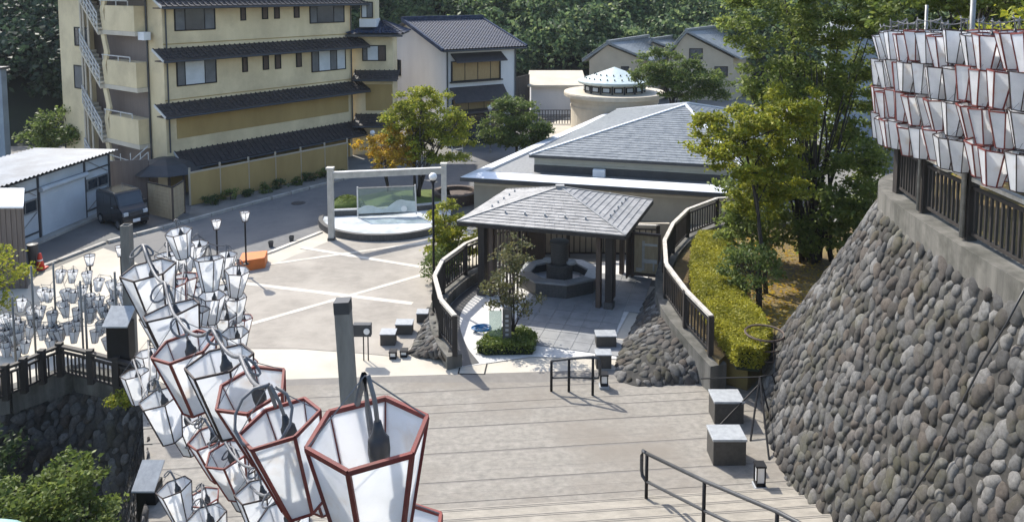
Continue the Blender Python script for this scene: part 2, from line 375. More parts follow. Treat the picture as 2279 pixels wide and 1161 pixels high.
def tree(name, label, base, ells, leaf, n_clump=160, n_leaf=40, spread=.2, size=.07, trunk=.1, stems=1, group=None, cat='tree', lean=0, shell=.55, mat2=None):
    base = Vector(base); t = thing(name, label, cat, base, group)
    pts, cc = clumps(ells, n_clump, n_leaf, spread, shell); V, F = leaf_quads(pts, size)
    V = V - np.array(base)
    o = bpy.data.objects.new('crown', np_mesh('crown', V, F, L[leaf])); place(o, t); tag(o, kind='stuff')
    top = np.array([e[:3] for e in ells]).mean(0)
    zmin = min(e[2] - e[5] * .4 for e in ells)
    for s in range(stems):
        b = base + Vector((random.uniform(-.5, .5), random.uniform(-.5, .5), 0)) * (trunk * 4 if stems > 1 else 0)
        e = ells[s % len(ells)]; tip = Vector((e[0], e[1], e[2] + e[5] * .5)) + Vector((random.uniform(-.4, .4) * e[3], random.uniform(-.4, .4) * e[4], 0))
        ps = []
        for i in range(7):
            k = i / 6; q = b.lerp(tip, k); q.x = b.x + (tip.x - b.x) * k ** 1.5; q.y = b.y + (tip.y - b.y) * k ** 1.5
            ps.append(q + Vector((random.uniform(-1, 1), random.uniform(-1, 1), 0)) * trunk * .35 * (0 < i < 6))
        m = MB().tube(ps, trunk, 7, trunk * .25)
        sel = cc[RNG.choice(len(cc), min(len(cc), 16 if stems == 1 else 6), replace=False)]
        for c in sel:
            c = Vector(c); i = random.randint(2, 5); s0 = ps[i]; md = s0.lerp(c, .5) + Vector((0, 0, .12 * (c - s0).length))
            m.tube([s0, md, c], trunk * .32, 5, trunk * .08)
        m.build('trunk', M['bark'], t, smooth=True)
    return t
# round stones --------------------------------------------------------
DOMES = []
def dome_arrays(seed):
    r = np.random.default_rng(seed); n = 9; V = []; F = []
    rings = [(1, -.25), (.95, .3), (.66, .74)]
    ph = r.uniform(0, 6.28); k2, k3 = r.uniform(-.18, .18), r.uniform(-.14, .14)
    for j, (rr, z) in enumerate(rings):
        for i in range(n):
            a = 2 * math.pi * i / n; q = rr * (1 + k2 * math.cos(2 * a + ph) + k3 * math.cos(3 * a) + r.uniform(-.1, .1))
            V.append((q * math.cos(a), q * math.sin(a), z + r.uniform(-.05, .05)))
    V.append((r.uniform(-.15, .15), r.uniform(-.15, .15), .9))
    for j in range(2):
        for i in range(n):
            i2 = (i + 1) % n; F += [(j * n + i, j * n + i2, (j + 1) * n + i2), (j * n + i, (j + 1) * n + i2, (j + 1) * n + i)]
    for i in range(n): F.append((2 * n + i, 2 * n + (i + 1) % n, 3 * n))
    return np.array(V), np.array(F)
DARR = [dome_arrays(s) for s in range(8)]
DOMES = [np_mesh('stone', v, f, M['stone1'], True) for v, f in DARR]
def cobble(parent, spots, near_to, limit=290):
    """spots: (position, normal, radius a, radius b, height, spin). The biggest in view are single stones, the others one bed."""
    camp = Vector((0, 0, CAM_H)); spots = sorted(spots, key=lambda s: -(s[2] / (Vector(s[0]) - camp).length) * near_to(s))
    r = parent
    og = ORG.get(r.name, Vector((0, 0, 0))); VV = []; FF = []; off = 0
    for i, (p, n, a, b, h, sp) in enumerate(spots):
        n = Vector(n).normalized(); x = Vector((0, 0, 1)).cross(n)
        if x.length < .05: x = Vector((1, 0, 0))
        x.normalize(); y = n.cross(x)
        x, y = x * math.cos(sp) + y * math.sin(sp), y * math.cos(sp) - x * math.sin(sp)
        Mr = Matrix((x, y, n)).transposed()
        if i < limit: piece('stone', DOMES[i % 8], parent, p, Mr.to_quaternion(), (a, b, h))
        else:
            v, f = DARR[i % 8]; A = np.array(Mr) * np.array([a, b, h])[None, :]
            VV.append(v @ A.T + np.array(Vector(p) - og)); FF.append(f + off); off += len(v)
    if VV:
        o = bpy.data.objects.new('stone_bed', np_mesh('stone_bed', np.concatenate(VV), np.concatenate(FF), M['stone2'], True)); place(o, parent); tag(o, kind='stuff')
def resample(P, n):
    P = [Vector(p) for p in P]; L_ = [0]
    for a, b in zip(P, P[1:]): L_.append(L_[-1] + (b - a).length)
    out = []
    for i in range(n):
        s = L_[-1] * i / (n - 1); j = 0
        while j < len(P) - 2 and L_[j + 1] < s: j += 1
        out.append(P[j].lerp(P[j + 1], (s - L_[j]) / max(1e-6, L_[j + 1] - L_[j])))
    return out
def smoothpath(P, it=2):
    P = [Vector(p) for p in P]
    for _ in range(it):
        Q = [P[0]]
        for a, b in zip(P, P[1:]): Q += [a.lerp(b, .25), a.lerp(b, .75)]
        P = Q + [P[-1]]
    return P
def loft_spots(bot, top, size, jit=.25, hgt=.5, pick=lambda p: True, squash=(.72, 1.1)):
    """hexagonal grid of stones over the surface between two paths"""
    out = []; n = len(bot); mid = [b.lerp(t, .5) for b, t in zip(bot, top)]
    hh = sum((t - b).length for b, t in zip(bot, top)) / n; rows = max(1, int(hh / (size * .86)))
    for r in range(rows):
        k = (r + .5) / rows; line = [b.lerp(t, k) for b, t in zip(bot, top)]; ln = sum((b - a).length for a, b in zip(line, line[1:]))
        m = max(2, int(ln / size)); q = resample(line, m * 4 + 1)
        for i in range(m):
            j = min(m * 4 - 1, i * 4 + (2 if r % 2 else 0)); p = q[j].copy(); d = (q[j + 1] - q[j]).normalized()
            f = j / (m * 4) * (n - 1); i0 = min(n - 2, int(f)); upv = (top[i0].lerp(top[i0 + 1], f - i0) - bot[i0].lerp(bot[i0 + 1], f - i0)).normalized()
            nn = d.cross(upv).normalized()
            p += d * random.uniform(-jit, jit) * size + upv * random.uniform(-jit, jit) * size * .8
            if not pick(p): continue
            s = size * random.choice((.62, .8, .9, 1.0, 1.1, 1.25)) * random.uniform(.94, 1.06) * .53
            out.append((p, nn, s * random.uniform(*squash), s * random.uniform(.9, 1.45), s * hgt * random.uniform(.8, 1.25), random.uniform(-.9, .9)))
    return out
# ================================================================== SETTING
def sheet(name, pts, z, mat, parent=None, kind='structure', down=0):
    me = bpy.data.meshes.new(name); bm = bmesh.new()
    f = bm.faces.new([bm.verts.new((p[0], p[1], z)) for p in pts])
    bmesh.ops.recalc_face_normals(bm, faces=[f])
    if f.normal.z < 0: f.normal_flip()
    if down:
        g = bmesh.ops.extrude_face_region(bm, geom=[f]); bmesh.ops.translate(bm, verts=[v for v in g['geom'] if isinstance(v, bmesh.types.BMVert)], vec=(0, 0, -down))
        bmesh.ops.recalc_face_normals(bm, faces=bm.faces)
    bmesh.ops.triangulate(bm, faces=bm.faces); bm.to_mesh(me); bm.free(); me.materials.append(M[mat])
    o = bpy.data.objects.new(name, me); place(o, parent)
    if kind: o['kind'] = kind
    return o
px = lambda *L_: [(at(u, v).x, at(u, v).y) for u, v in L_]
LE = [(-8.3, 17.3), (-6.4, 13.3), (-4.5, 8.75), (-1.3, 4.3), (-.9, 2.0)]        # left edge of landing and stairs
def left_x(y):
    for a, b in zip(LE, LE[1:]):
        if b[1] <= y <= a[1]: return b[0] + (a[0] - b[0]) * (y - b[1]) / (a[1] - b[1])
    return LE[0][0] if y > LE[0][1] else LE[-1][0]
sheet('ground', [(-320, 420), (-320, 15.5), (-13.2, 15.5), (-11.3, 17.0), (-10.4, 18.0), (-8.3, 17.3), (-6.4, 13.3), (6, 13.4), (14, 14), (320, 14), (320, 420)], -.012, 'ground')
road = sheet('road', px((225, 548), (420, 492), (800, 387), (1010, 343), (1130, 318), (1240, 300), (1200, 340), (1060, 420), (985, 470), (720, 516), (600, 560), (500, 600), (330, 640), (250, 600)), .0, 'asphalt')
sheet('driveway', px((62, 604), (235, 538), (350, 500), (420, 480), (430, 440), (250, 440), (60, 545)), .004, 'drive')
pave = [(-26, 19.5)] + px((60, 640), (85, 612), (230, 552), (270, 566), (330, 600), (520, 585), (600, 560), (716, 514), (985, 466), (1060, 520), (1100, 600), (1480, 640), (1560, 850), (1300, 878), (640, 889)) + [(-8.0, 17.35), (-8.3, 17.3), (-10.4, 18.0), (-11.3, 17.0), (-13.2, 15.6), (-26, 15.6)]
sheet('pavement', pave, .004, 'pave')
plz = px((420, 660), (560, 603), (600, 592), (735, 536), (965, 528), (1000, 545), (985, 640), (935, 745), (895, 795), (800, 786), (660, 776), (400, 776))
sheet('plaza', plz, .012, 'plaza')
bandroot = thing('plaza_bands', None, None, kind='structure')
def band(a, b, w):
    a, b = at(*a), at(*b); d = (b - a).normalized(); n = Vector((-d.y, d.x, 0)) * w / 2
    m = MB().prism([(a - n).to_2d(), (b - n).to_2d(), (b + n).to_2d(), (a + n).to_2d()], .01, .016 + band.k); band.k += .0015
    m.build('stone_band', M['band'], bandroot)
band.k = 0
for a, b, w in (((470, 622), (918, 676), .2), ((500, 738), (968, 604), .17), ((590, 590), (968, 537), .17), ((672, 552), (968, 600), .2)): band(a, b, w)
# a low kerb between road and driveway, pale rim of the pavement
kb = thing('kerb', None, None, kind='structure')
def kerbrun(pts, w, h, mat, name='kerb_stone'):
    P = [at(*p) for p in pts]
    for a, b in zip(P, P[1:]):
        n = max(1, int((b - a).length / .9))
        for i in range(n):
            p, q = a.lerp(b, i / n), a.lerp(b, (i + 1) / n - .012); beam(name, p + Vector((0, 0, h / 2)), q + Vector((0, 0, h / 2)), w, h, mat, kb)
kerbrun([(70, 603), (235, 540)], .16, .06, 'kerb'); kerbrun([(240, 541), (420, 494), (560, 455), (800, 391), (1000, 347)], .14, .11, 'kerb')
kerbrun([(270, 604), (520, 588), (603, 562), (716, 517)], .16, .05, 'band')

# landing of long worn slabs
T0, T1 = at(906, 1152), at(1650, 1103)                     # foot of the flight
sd_ = Vector((T1.x - T0.x, T1.y - T0.y, 0)).normalized(); sn = Vector((sd_.y, -sd_.x, 0))    # along the treads; up the flight, towards the camera
sheet('landing', [(-8.2, 17.35), (5.4, 18.2), (6.2, 17.5), (5.4, 12.6), (-6.1, 12.6), (-6.5, 13.4)], .0065, 'joint')
land = bpy.data.objects['landing']; ORG['landing'] = Vector((0, 0, 0))
slab_w = .3
for r in range(17):
    c0 = T0 - sn * (slab_w * r + .03 * math.sin(r * 2.3)); c1 = c0 - sn * (slab_w - .004); x = -8.4
    while x < 6.2:
        w = 16.0; x2 = x + w - .004
        cy = c0.y + sd_.y / sd_.x * ((x + x2) / 2 - c0.x)
        bk = 17.38 + (0 if x < 1.6 else (x - 1.6) * .2)
        if cy - .0 < bk + .1:
            k = sd_.y / sd_.x
            def yy(X, c, bk=bk): return min(bk, c.y + k * (X - c.x))
            if True:
                x = left_x(min(17.2, c0.y)) - .1; x2 = 5.25 if r < 3 else 5.7; bkf = lambda X: 17.38 + max(0, X - 1.6) * .2
                f_ = lambda X, c: min(bkf(X), c.y + k * (X - c.x)); xs2 = [x + (x2 - x) * i_ / 8 for i_ in range(9)]; xb = left_x(min(17.2, c1.y - .1)) + .05; x = left_x(min(17.2, c0.y - .1)) + .05; xs1 = [x + (x2 - x) * i_ / 8 for i_ in range(9)]; xs2 = [xb + (x2 - xb) * i_ / 8 for i_ in range(9)]
                if f_(x2, c1) - f_(x2, c0) < .02 and f_(x, c1) - f_(x, c0) < .02: x = 99; break
                q = [(X, f_(X, c0)) for X in xs1] + [(X, max(f_(X, c0) + .002, f_(X, c1))) for X in xs2[::-1]]
                MB().prism(q, -.05, .012 + random.uniform(-.001, .001)).build('slab', M['landing'], land)
        x += w
# the flight of steps up to the camera's end
st = thing('stairs', None, None, kind='structure')
RISE, GO = .12, .42
for k in range(26):
    c = T0 + sn * (GO * k); c2 = T0 + sn * (GO * (k + 1) + .04); kk = sd_.y / sd_.x
    f = lambda X, c: c.y + kk * (X - c.x)
    xl = left_x(max(2.0, c.y)) - .1; xr = 6.2
    z1 = RISE * (k + 1)
    s = MB().prism([(xl, f(xl, c)), (xr, f(xr, c)), (xr, f(xr, c2)), (xl, f(xl, c2))], z1 - .5 if k > 3 else -.2, z1).build('step', M['step'], st)
    if k < 8:
        for d_ in (.035, .075):
            a, b = c + sn * d_, None
            pa = Vector((xl, f(xl, a), z1 + .0015)); pb = Vector((xr, f(xr, a), z1 + .0015)); beam('grip_groove', pa, pb, .012, .004, 'joint', s)
sheet('stair_mass', [(-8.2, 17.2), (-6.4, 13.3), (-4.5, 8.75), (-1.3, 4.3), (-.9, 1), (6, 1), (6, 13)], -.3, 'concrete', down=4.2)
# ravine left of the stairs
me = MB()
me.poly([(-60, -6, -4.5), (0, -6, -4.5), (0, 20, -4.5), (-60, 20, -4.5)]); rv = me.build('ravine_ground', M['soil']); rv['kind'] = 'structure'

# ------------------------------------------------------------------ stone walls
def stonewall(label, bot, top, size, coping, pick, limit=290, n=60, name='stone_wall', flip=False, back=None, hgt=.5, sm=2):
    b = resample(smoothpath(bot, sm), n); t_ = resample(smoothpath(top, sm), n)
    if flip: b = b[::-1]; t_ = t_[::-1]
    w = thing(name, label, 'stone wall', b[n // 2])
    m = MB().loft(b, t_)
    bk = [p + (back or Vector((0, 0, 0))) for p in t_]; bb = [Vector((q.x, q.y, p.z)) for p, q in zip(b, bk)]
    if back: m.loft(t_, bk); m.loft(bk, bb)
    m.build('mortar_bed', M['mortar'], w)
    cobble(w, loft_spots(b, t_, size, pick=pick, hgt=hgt), lambda s: 1.0 if inview(s[0]) else .05, limit)
    return w, t_
def inview(p):
    p = Vector(p); d = p - Vector((0, 0, CAM_H)); dz = d.dot(_f); u = W0 / 2 + FPX * d.x / dz; v = PV - FPX * d.dot(_u) / dz
    return -40 < u < W0 + 40 and -40 < v < H0 + 40
bot = [(4.95, 1, -.1), (4.95, 9, -.1), (5.0, 12.5, -.1), (5.05, 14.7, -.1), (5.5, 16.7, .2), (6.05, 17.9, .75), (7.2, 18.9, .75), (9, 19.6, .75), (13, 20.4, .75)]
top = [(6.65, 1, 4.85), (6.65, 9, 4.85), (6.7, 11.5, 4.85), (6.82, 13.5, 4.85), (7.1, 15.0, 4.85), (7.7, 15.9, 4.85), (8.7, 16.5, 4.85), (10, 16.8, 4.85), (14, 17.2, 4.85)]
rw, rt = stonewall('tall battered cobblestone wall with concrete coping beside the steps', bot, top, .225, True, inview, flip=True, n=80, hgt=.5)
# coping, cast in lengths
ct = resample(smoothpath([Vector(p) for p in top], 2), 161)
def normal_xy(P, i): d = P[min(i + 1, len(P) - 1)] - P[max(i - 1, 0)]; return Vector((-d.y, d.x, 0)).normalized()
inner = []
for k in range(0, 160, 10):
    A = ct[k:k + 11]; nn = [normal_xy(ct, k + i) for i in range(len(A))]
    o_ = [p + n * .045 for p, n in zip(A, nn)]; i_ = [p - n * .5 for p, n in zip(A, nn)]
    dn = lambda P, z: [Vector((p.x, p.y, z)) for p in P]
    m = MB().loft(dn(o_, 4.78), dn(o_, 5.22)).loft(dn(o_, 5.22), dn(i_, 5.24)).loft(dn(i_, 5.24), dn(i_, 4.78)).loft(dn(i_, 4.78), dn(o_, 4.78))
    for e in (0, -1): m.poly([dn(o_, 4.78)[e], dn(o_, 5.22)[e], dn(i_, 5.24)[e], dn(i_, 4.78)[e]])
    m.build('coping', M['concrete'], rw)
ut = sheet('upper_terrace', [(p - normal_xy(ct, i) * .4).to_2d()[:] for i, p in enumerate(ct)][::8] + [(60, 17.5), (60, 1)], 5.2, 'soil', down=5)
fpath = [p - normal_xy(ct, i) * .22 for i, p in enumerate(ct)]
# fence posts sought where the photograph shows them
def nearest(u):
    best = min(fpath, key=lambda p: abs(W0 / 2 + FPX * p.x / (p.y * math.cos(PITCH) + (CAM_H - 5.24) * math.sin(PITCH)) - u) + (0 if p.y < 15.6 else 500))
    return Vector((best.x, best.y, 5.225))
posts = [Vector((7.9, 15.8, 5.225)), nearest(1998), nearest(2056), nearest(2160), nearest(2330), nearest(2600)]
fence('dark slatted timber fence on the coping of the tall cobblestone wall', posts, .95, sp=.13, posttop=.1, pw=.15)

# left retaining wall below the plaza corner, and the side wall of the stairs
b1 = [(-15.5, 14.2, -4.5), (-12.0, 15.5, -4.5), (-10.4, 16.6, -4.5), (-8.9, 16.1, -4.5)]; t1 = [(-15.5, 15.3, -.35), (-11.3, 16.95, -.35), (-10.4, 17.95, -.35), (-8.35, 17.25, -.35)]
w1, _ = stonewall('shaded cobblestone wall under the slatted corner fence', b1, t1, .24, False, inview, limit=240, n=40, sm=0)
def bandwall(w, path, z0, z1, th, mat, name):
    for a, b in zip(path, path[1:]):
        a, b = Vector(a), Vector(b); beam(name, Vector((a.x, a.y, (z0 + z1) / 2)), Vector((b.x, b.y, (z0 + z1) / 2)), th, z1 - z0, mat, w)
bandwall(w1, [(-15.5, 15.35), (-11.3, 17.0), (-10.4, 18.0), (-8.3, 17.3)], -.45, .1, .3, 'concrete', 'coping')
b2 = [(-9.4, 16.6, -4.5), (-7.5, 12.8, -4.5), (-5.6, 8.0, -4.5), (-3, 4, -4.5)]; t2 = [(-8.3, 17.2, -.1), (-6.5, 13.25, .05), (-4.62, 8.7, 1.3), (-1.5, 4.2, 2.6)]
w2, _ = stonewall('cobblestone side wall rising along the steps below the lantern string', b2, t2, .24, False, inview, limit=120, n=40, sm=0, flip=True)
# ------------------------------------------------------------------ garden terrace by the pavilion
TZ = .8
cpx = [(1600, 812), (1545, 752), (1492, 690), (1474, 645), (1478, 592), (1510, 542), (1562, 502), (1660, 494), (1800, 494)]
cz = [.62, .8, .85, .85, .85, .85, .85, .85, .85]
cp = [at(u, v, z) for (u, v), z in zip(cpx, cz)]
sheet('garden_terrace', [(p.x, p.y) for p in cp] + [(13, cp[-1].y), (13, 20.3), (9, 19.7), (7.2, 19.0), (6.0, 17.9), (5.3, 17.0), (4.9, 17.3)], .72, 'soil', down=.9)
cpr = resample(smoothpath(cp, 2), 81)
gk = thing('garden_kerb_wall', 'weathered concrete kerb wall carrying the curved fence of the hedge garden', 'kerb wall', cpr[0])
for k in range(0, 80, 8):
    A = cpr[k:k + 9]; nn = [normal_xy(cpr, k + i) for i in range(len(A))]
    o_ = [p + n * .22 for p, n in zip(A, nn)]; i_ = [p - n * .2 for p, n in zip(A, nn)]
    lo = lambda P: [Vector((p.x, p.y, -.05)) for p in P]
    m = MB().loft(lo(o_), o_).loft(o_, i_).loft(i_, lo(i_))
    for e in (0, -1): m.poly([lo(o_)[e], o_[e], i_[e], lo(i_)[e]])
    m.build('kerb_length', M['concrete'], gk)
fence('curved timber fence with pale rail tops around the hedge garden', [cpr[i] for i in (2, 9, 19, 30, 40, 50, 61, 70, 80)], .93, sp=.15, posttop=.02, pw=.12)
# cobbled slope between pavilion floor and kerb wall
ab = [at(1556, 854), at(1370, 864), at(1374, 800), at(1400, 745), at(1440, 668)]
ab = [Vector((p.x, p.y, .02)) for p in ab]
atp = [cpr[3], cpr[5], cpr[12], cpr[20], cpr[30]]
atp = [Vector((p.x, p.y, .6 if i < 2 else .72)) + normal_xy(cpr, 10) * .0 for i, p in enumerate(atp)]
stonewall('low cobblestone slope between the pavilion floor and the garden kerb', ab, atp, .2, False, inview, limit=230, n=40, sm=1, name='cobblestone_slope', flip=True)
# cobbled slope left of the pavilion entrance
ab = [at(1000, 799), at(903, 797), at(922, 762), at(938, 730), at(950, 690)]; ab = [Vector((p.x, p.y, .02)) for p in ab]
ta = [at(985, 797, .3), at(982, 786, .3), at(972, 750, .3), at(962, 716, .3), at(958, 690, .3)]
stonewall('small cobblestone slope outside the pavilion fence by the stone cubes', ab, ta, .17, False, inview, limit=120, n=24, sm=1, name='cobblestone_slope', flip=True)
# ================================================================== PAVILION COURT
FT = [at(u, v, 1.33) for u, v in ((1012, 700), (981, 664), (967, 612), (985, 577), (1036, 540), (1083, 521))]
FB = [Vector((p.x, p.y, .33)) for p in FT]
fb = resample(smoothpath(FB, 2), 61)
pk = thing('pavilion_kerb_wall', 'low curved concrete kerb wall under the fence left of the pavilion', 'kerb wall', fb[0])
for k in range(0, 60, 10):
    A = fb[k:k + 11]; nn = [normal_xy(fb, k + i) for i in range(len(A))]
    o_ = [p + n * .2 for p, n in zip(A, nn)]; i_ = [p - n * .18 for p, n in zip(A, nn)]; lo = lambda P: [Vector((p.x, p.y, -.05)) for p in P]
    m = MB().loft(lo(o_), o_).loft(o_, i_).loft(i_, lo(i_))
    for e in (0, -1): m.poly([lo(o_)[e], o_[e], i_[e], lo(i_)[e]])
    m.build('kerb_length', M['concrete'], pk)
fence('curved timber fence left of the tiled pavilion', FB, .97, sp=.15, posttop=.02, pw=.12)
bk = [Vector((-.75, 25.3, .0)), Vector((.55, 25.9, 0)), Vector((1.9, 26.0, 0)), Vector((3.3, 26.0, 0)), Vector((4.9, 25.8, 0))]
fence('straight timber fence behind the pavilion basin', bk, 1.12, sp=.19, posttop=.03, pw=.12)
sw = thing('added_fence_backing', 'low beige panel added behind the straight pavilion fence for the hall wall', 'wall', Vector((2, 26.4, 0)))
for k in range(6): beam('wall_panel', Vector((-1.2 + k * 1.1, 26.35, .5)), Vector((-.105 + k * 1.1, 26.35, .5)), .12, 1.1, 'hall', sw)  # added backing panel, hides sunlit paving and stands for the hall wall
# court floor: strip along the fence painted sunlit pale, slabs under the roof
sheet('court_floor', [(p.x, p.y) for p in fb[::6]] + [(4.9, 25.9), (4.1, 23.5), (3.3, 21.4), (2.75, 19.9)] + [tuple(at(1372, 800).to_2d()), tuple(at(1180, 795).to_2d())], .02, 'palefloor')
cf = bpy.data.objects['court_floor']; ORG['court_floor'] = Vector((0, 0, 0))
deck = resample(fb, 40)
m = MB().loft([Vector((p.x, p.y, .026)) - normal_xy(deck, i) * .2 for i, p in enumerate(deck)], [Vector((p.x, p.y, .026)) - normal_xy(deck, i) * .62 for i, p in enumerate(deck)])
m.build('drain_walk', M['granite'], cf)
e1 = Vector((.957, -.29, 0)); e2 = Vector((.29, .957, 0)); s0 = at(1150, 768)
for i in range(-1, 9):
    for j in range(0, 12):
        c = s0 + e1 * (i * .46) + e2 * (j * .46 + .1)
        if c.x > 2.5 + max(0, (c.y - 19.5)) * .36 or c.x < -.35: continue
        q = [c, c + e1 * .448, c + e1 * .448 + e2 * .448, c + e2 * .448]
        MB().prism([p.to_2d() for p in q], .015, .036 + random.uniform(-.002, .002)).build('floor_slab', M['tile'], cf)
# ---- pavilion
EZ = 2.3; up3 = Vector((0, 0, 1))
pL, pF, pR = at(1018, 494, EZ), at(1392, 526, EZ), at(1453, 447, EZ); pB = pL + (pR - pF); pA = (pL + pR) / 2; pA.z = 3.02
pv = thing('pavilion', 'open timber pavilion with grey slate pyramid roof over a stone basin', 'pavilion', Vector((pA.x, pA.y, 0)))
def slate_face(m, a, b, c, d, rows, w, th=.02, lift=.022, gap=.006, stag=True):
    """courses of slates over the face a-b (eave) to d-c (top)"""
    n = (b - a).cross(d - a).normalized()
    if n.z < 0: n = -n
    for r in range(rows):
        k0, k1 = r / rows, min(1, (r + 1.12) / rows); l0, r0 = a.lerp(d, k0), b.lerp(c, k0); l1, r1 = a.lerp(d, k1), b.lerp(c, k1)
        ln = (r0 - l0).length; cnt = max(1, int(ln / w)); x = -random.random() * w if stag else 0; cuts = [0]
        while x < ln:
            x += w
            if 0.03 < x < ln - .03: cuts.append(x / ln)
        cuts.append(1); g = gap / max(ln, .01)
        for s, e in zip(cuts, cuts[1:]):
            e2_ = e - g; jj = random.uniform(0, .006)
            lo0, lo1 = l0.lerp(r0, s), l0.lerp(r0, e2_); hi1, hi0 = l1.lerp(r1, e2_), l1.lerp(r1, s)
            up0, up1 = n * (lift + jj + th), n * (.006 + th)
            m._a([lo0, lo1, hi1, hi0, lo0 + up0, lo1 + up0, hi1 + up1, hi0 + up1], MB.BF[1:])
core = MB()
for a, b in ((pL, pF), (pF, pR), (pR, pB), (pB, pL)): core.poly([a, b, pA])
core.poly([pL, pB, pR, pF]); roof = core.build('roof', M['dkgrey'], pv)
sm_ = MB()
for a, b in ((pL, pF), (pF, pR), (pR, pB), (pB, pL)): slate_face(sm_, a, b, pA.copy(), pA.copy(), 15, .3)
tag(sm_.build('slates', M['slate'], roof), kind='stuff')
MB().bar(pA + Vector((-.13, 0, .05)), pA + Vector((.13, 0, .05)), .2, .07).build('ridge_cap', M['slate'], roof)
for a, b in ((pL, pF), (pF, pR), (pR, pB), (pB, pL)):
    beam('hip_cap', a + Vector((0, 0, .035)), pA + Vector((0, 0, .035)), .07, .04, 'slate', roof)
    beam('fascia', a - Vector((0, 0, .05)), b - Vector((0, 0, .05)), .04, .1, 'wood', roof)
    for i in range(1, 6):
        e = a.lerp(b, i / 6); p = e.lerp(pA, .27); beam('snow_guard', p + Vector((0, 0, .04)), p + Vector((0, 0, .11)), .05, .05, 'boxtop', roof)
ex = (pF - pL).normalized(); ey = (pR - pF).normalized()
def cor(i, j): c = pA + ex * (i * ((pF - pL).length / 2 - .55)) + ey * (j * ((pR - pF).length / 2 - .5)); return Vector((c.x, c.y, 0))
for i in (-1, 1):
    for j in (-1, 1):
        c = cor(i, j)
        beam('post', c, c + Vector((0, 0, 2.32)), .2, .2, 'wood', pv, up=tuple(ey))
        beam('plinth', c, c + Vector((0, 0, .22)), .26, .26, 'granite', pv, up=tuple(ey))
        c2 = c - ex * i * .30 * (1 if i > 0 else 1)
        beam('post', c2, c2 + Vector((0, 0, 2.32)), .13, .2, 'brownwood', pv, up=tuple(ey))
        for k in range(5):                                     # laths of the corner screens
            q = c - ey * j * (.22 + .11 * k); beam('lath', q + Vector((0, 0, .12)), q + Vector((0, 0, 2.25)), .045, .06, 'brownwood', pv, up=tuple(ey))
        if i < 0 and j > 0: MB().slabpoly([c + ex * .34 + up3 * .1, c + ex * .95 + up3 * .1, c + ex * .95 + up3 * 2.24, c + ex * .34 + up3 * 2.24], ey * .03).build('side_board', M['brownwood'], pv)
        if i < 0 and j < 0:
            for k in range(7):
                q = c + ex * (.42 + .11 * k); beam('lath', q + Vector((0, 0, .12)), q + Vector((0, 0, 2.25)), .06, .03, 'brownwood', pv, up=tuple(ey))
for (i, j), (k, l) in (((-1, -1), (1, -1)), ((1, -1), (1, 1)), ((1, 1), (-1, 1)), ((-1, 1), (-1, -1))):
    beam('tie_beam', cor(i, j) + Vector((0, 0, 2.2)), cor(k, l) + Vector((0, 0, 2.2)), .12, .18, 'wood', pv)
bo = cor(-1, -1) + ex * .45; MB().slabpoly([bo, bo + ex * .02, bo + ex * .02 + Vector((0, 0, .1)), bo + Vector((0, 0, .1))], ey * .02)
# ---- foot bath with stone column
bc = at(1252, 650, .0); bc = Vector((1.45, 23.35, 0))
fbth = thing('foot_bath', 'dark stone foot bath with sunlit pale back rim and central column', 'foot bath', bc)
ang = math.atan2(ex.y, ex.x) + math.pi / 8
RO, RI = 1.22, .93
def octo(r, z): return [bc + Vector((r * math.cos(ang + k * math.pi / 4), r * .92 * math.sin(ang + k * math.pi / 4), z)) for k in range(8)]
bz = .42
for k in range(8):
    k2 = (k + 1) % 8; o0, o1, i0, i1 = octo(RO, 0), octo(RO, bz), octo(RI, 0), octo(RI, bz)
    MB().hexa([o0[k], o0[k2], i0[k2], i0[k]], [o1[k], o1[k2], i1[k2], i1[k]]).build('basin_wall', M['granite'], fbth)
    O, I = octo(RO + .06, bz + .004), octo(RI - .04, bz + .004); O2, I2 = octo(RO + .06, bz + .07), octo(RI - .04, bz + .07)
    f = .997
    lo = [O[k], O[k].lerp(O[k2], f), I[k].lerp(I[k2], f), I[k]]; hi = [O2[k], O2[k].lerp(O2[k2], f), I2[k].lerp(I2[k2], f), I2[k]]
    mid = (O[k] + O[k2]) / 2; front = mid.y < bc.y - .5
    MB().hexa(lo, hi).build('rim_slab', M['tile'] if front else M['boxtop'], fbth, bev=.012)  # sunlight on the back rim put into paler slabs than the front
MB().prism([p.to_2d() for p in octo(RI + .02, 0)], .02, .2).build('bath_floor', M['whitetile'], fbth)
MB().lathe([(.4, .2), (.4, .72), (.385, .74), (.0, .74)], 24, bc).build('column_drum', M['granite'], fbth, smooth=False)
MB().lathe([(.27, .74), (.27, 1.28), (.3, 1.285), (.3, 1.4), (.0, 1.42)], 24, bc).build('column', M['granite'], fbth)
for s in (-1, 1):
    p = bc + ex * s * .36 + Vector((0, -.05, .742)); MB().lathe([(.15, 0), (.16, .05), (.15, .09), (.1, .07), (.0, .07)], 16, p).build('spout_bowl', M['boxtop'], fbth)
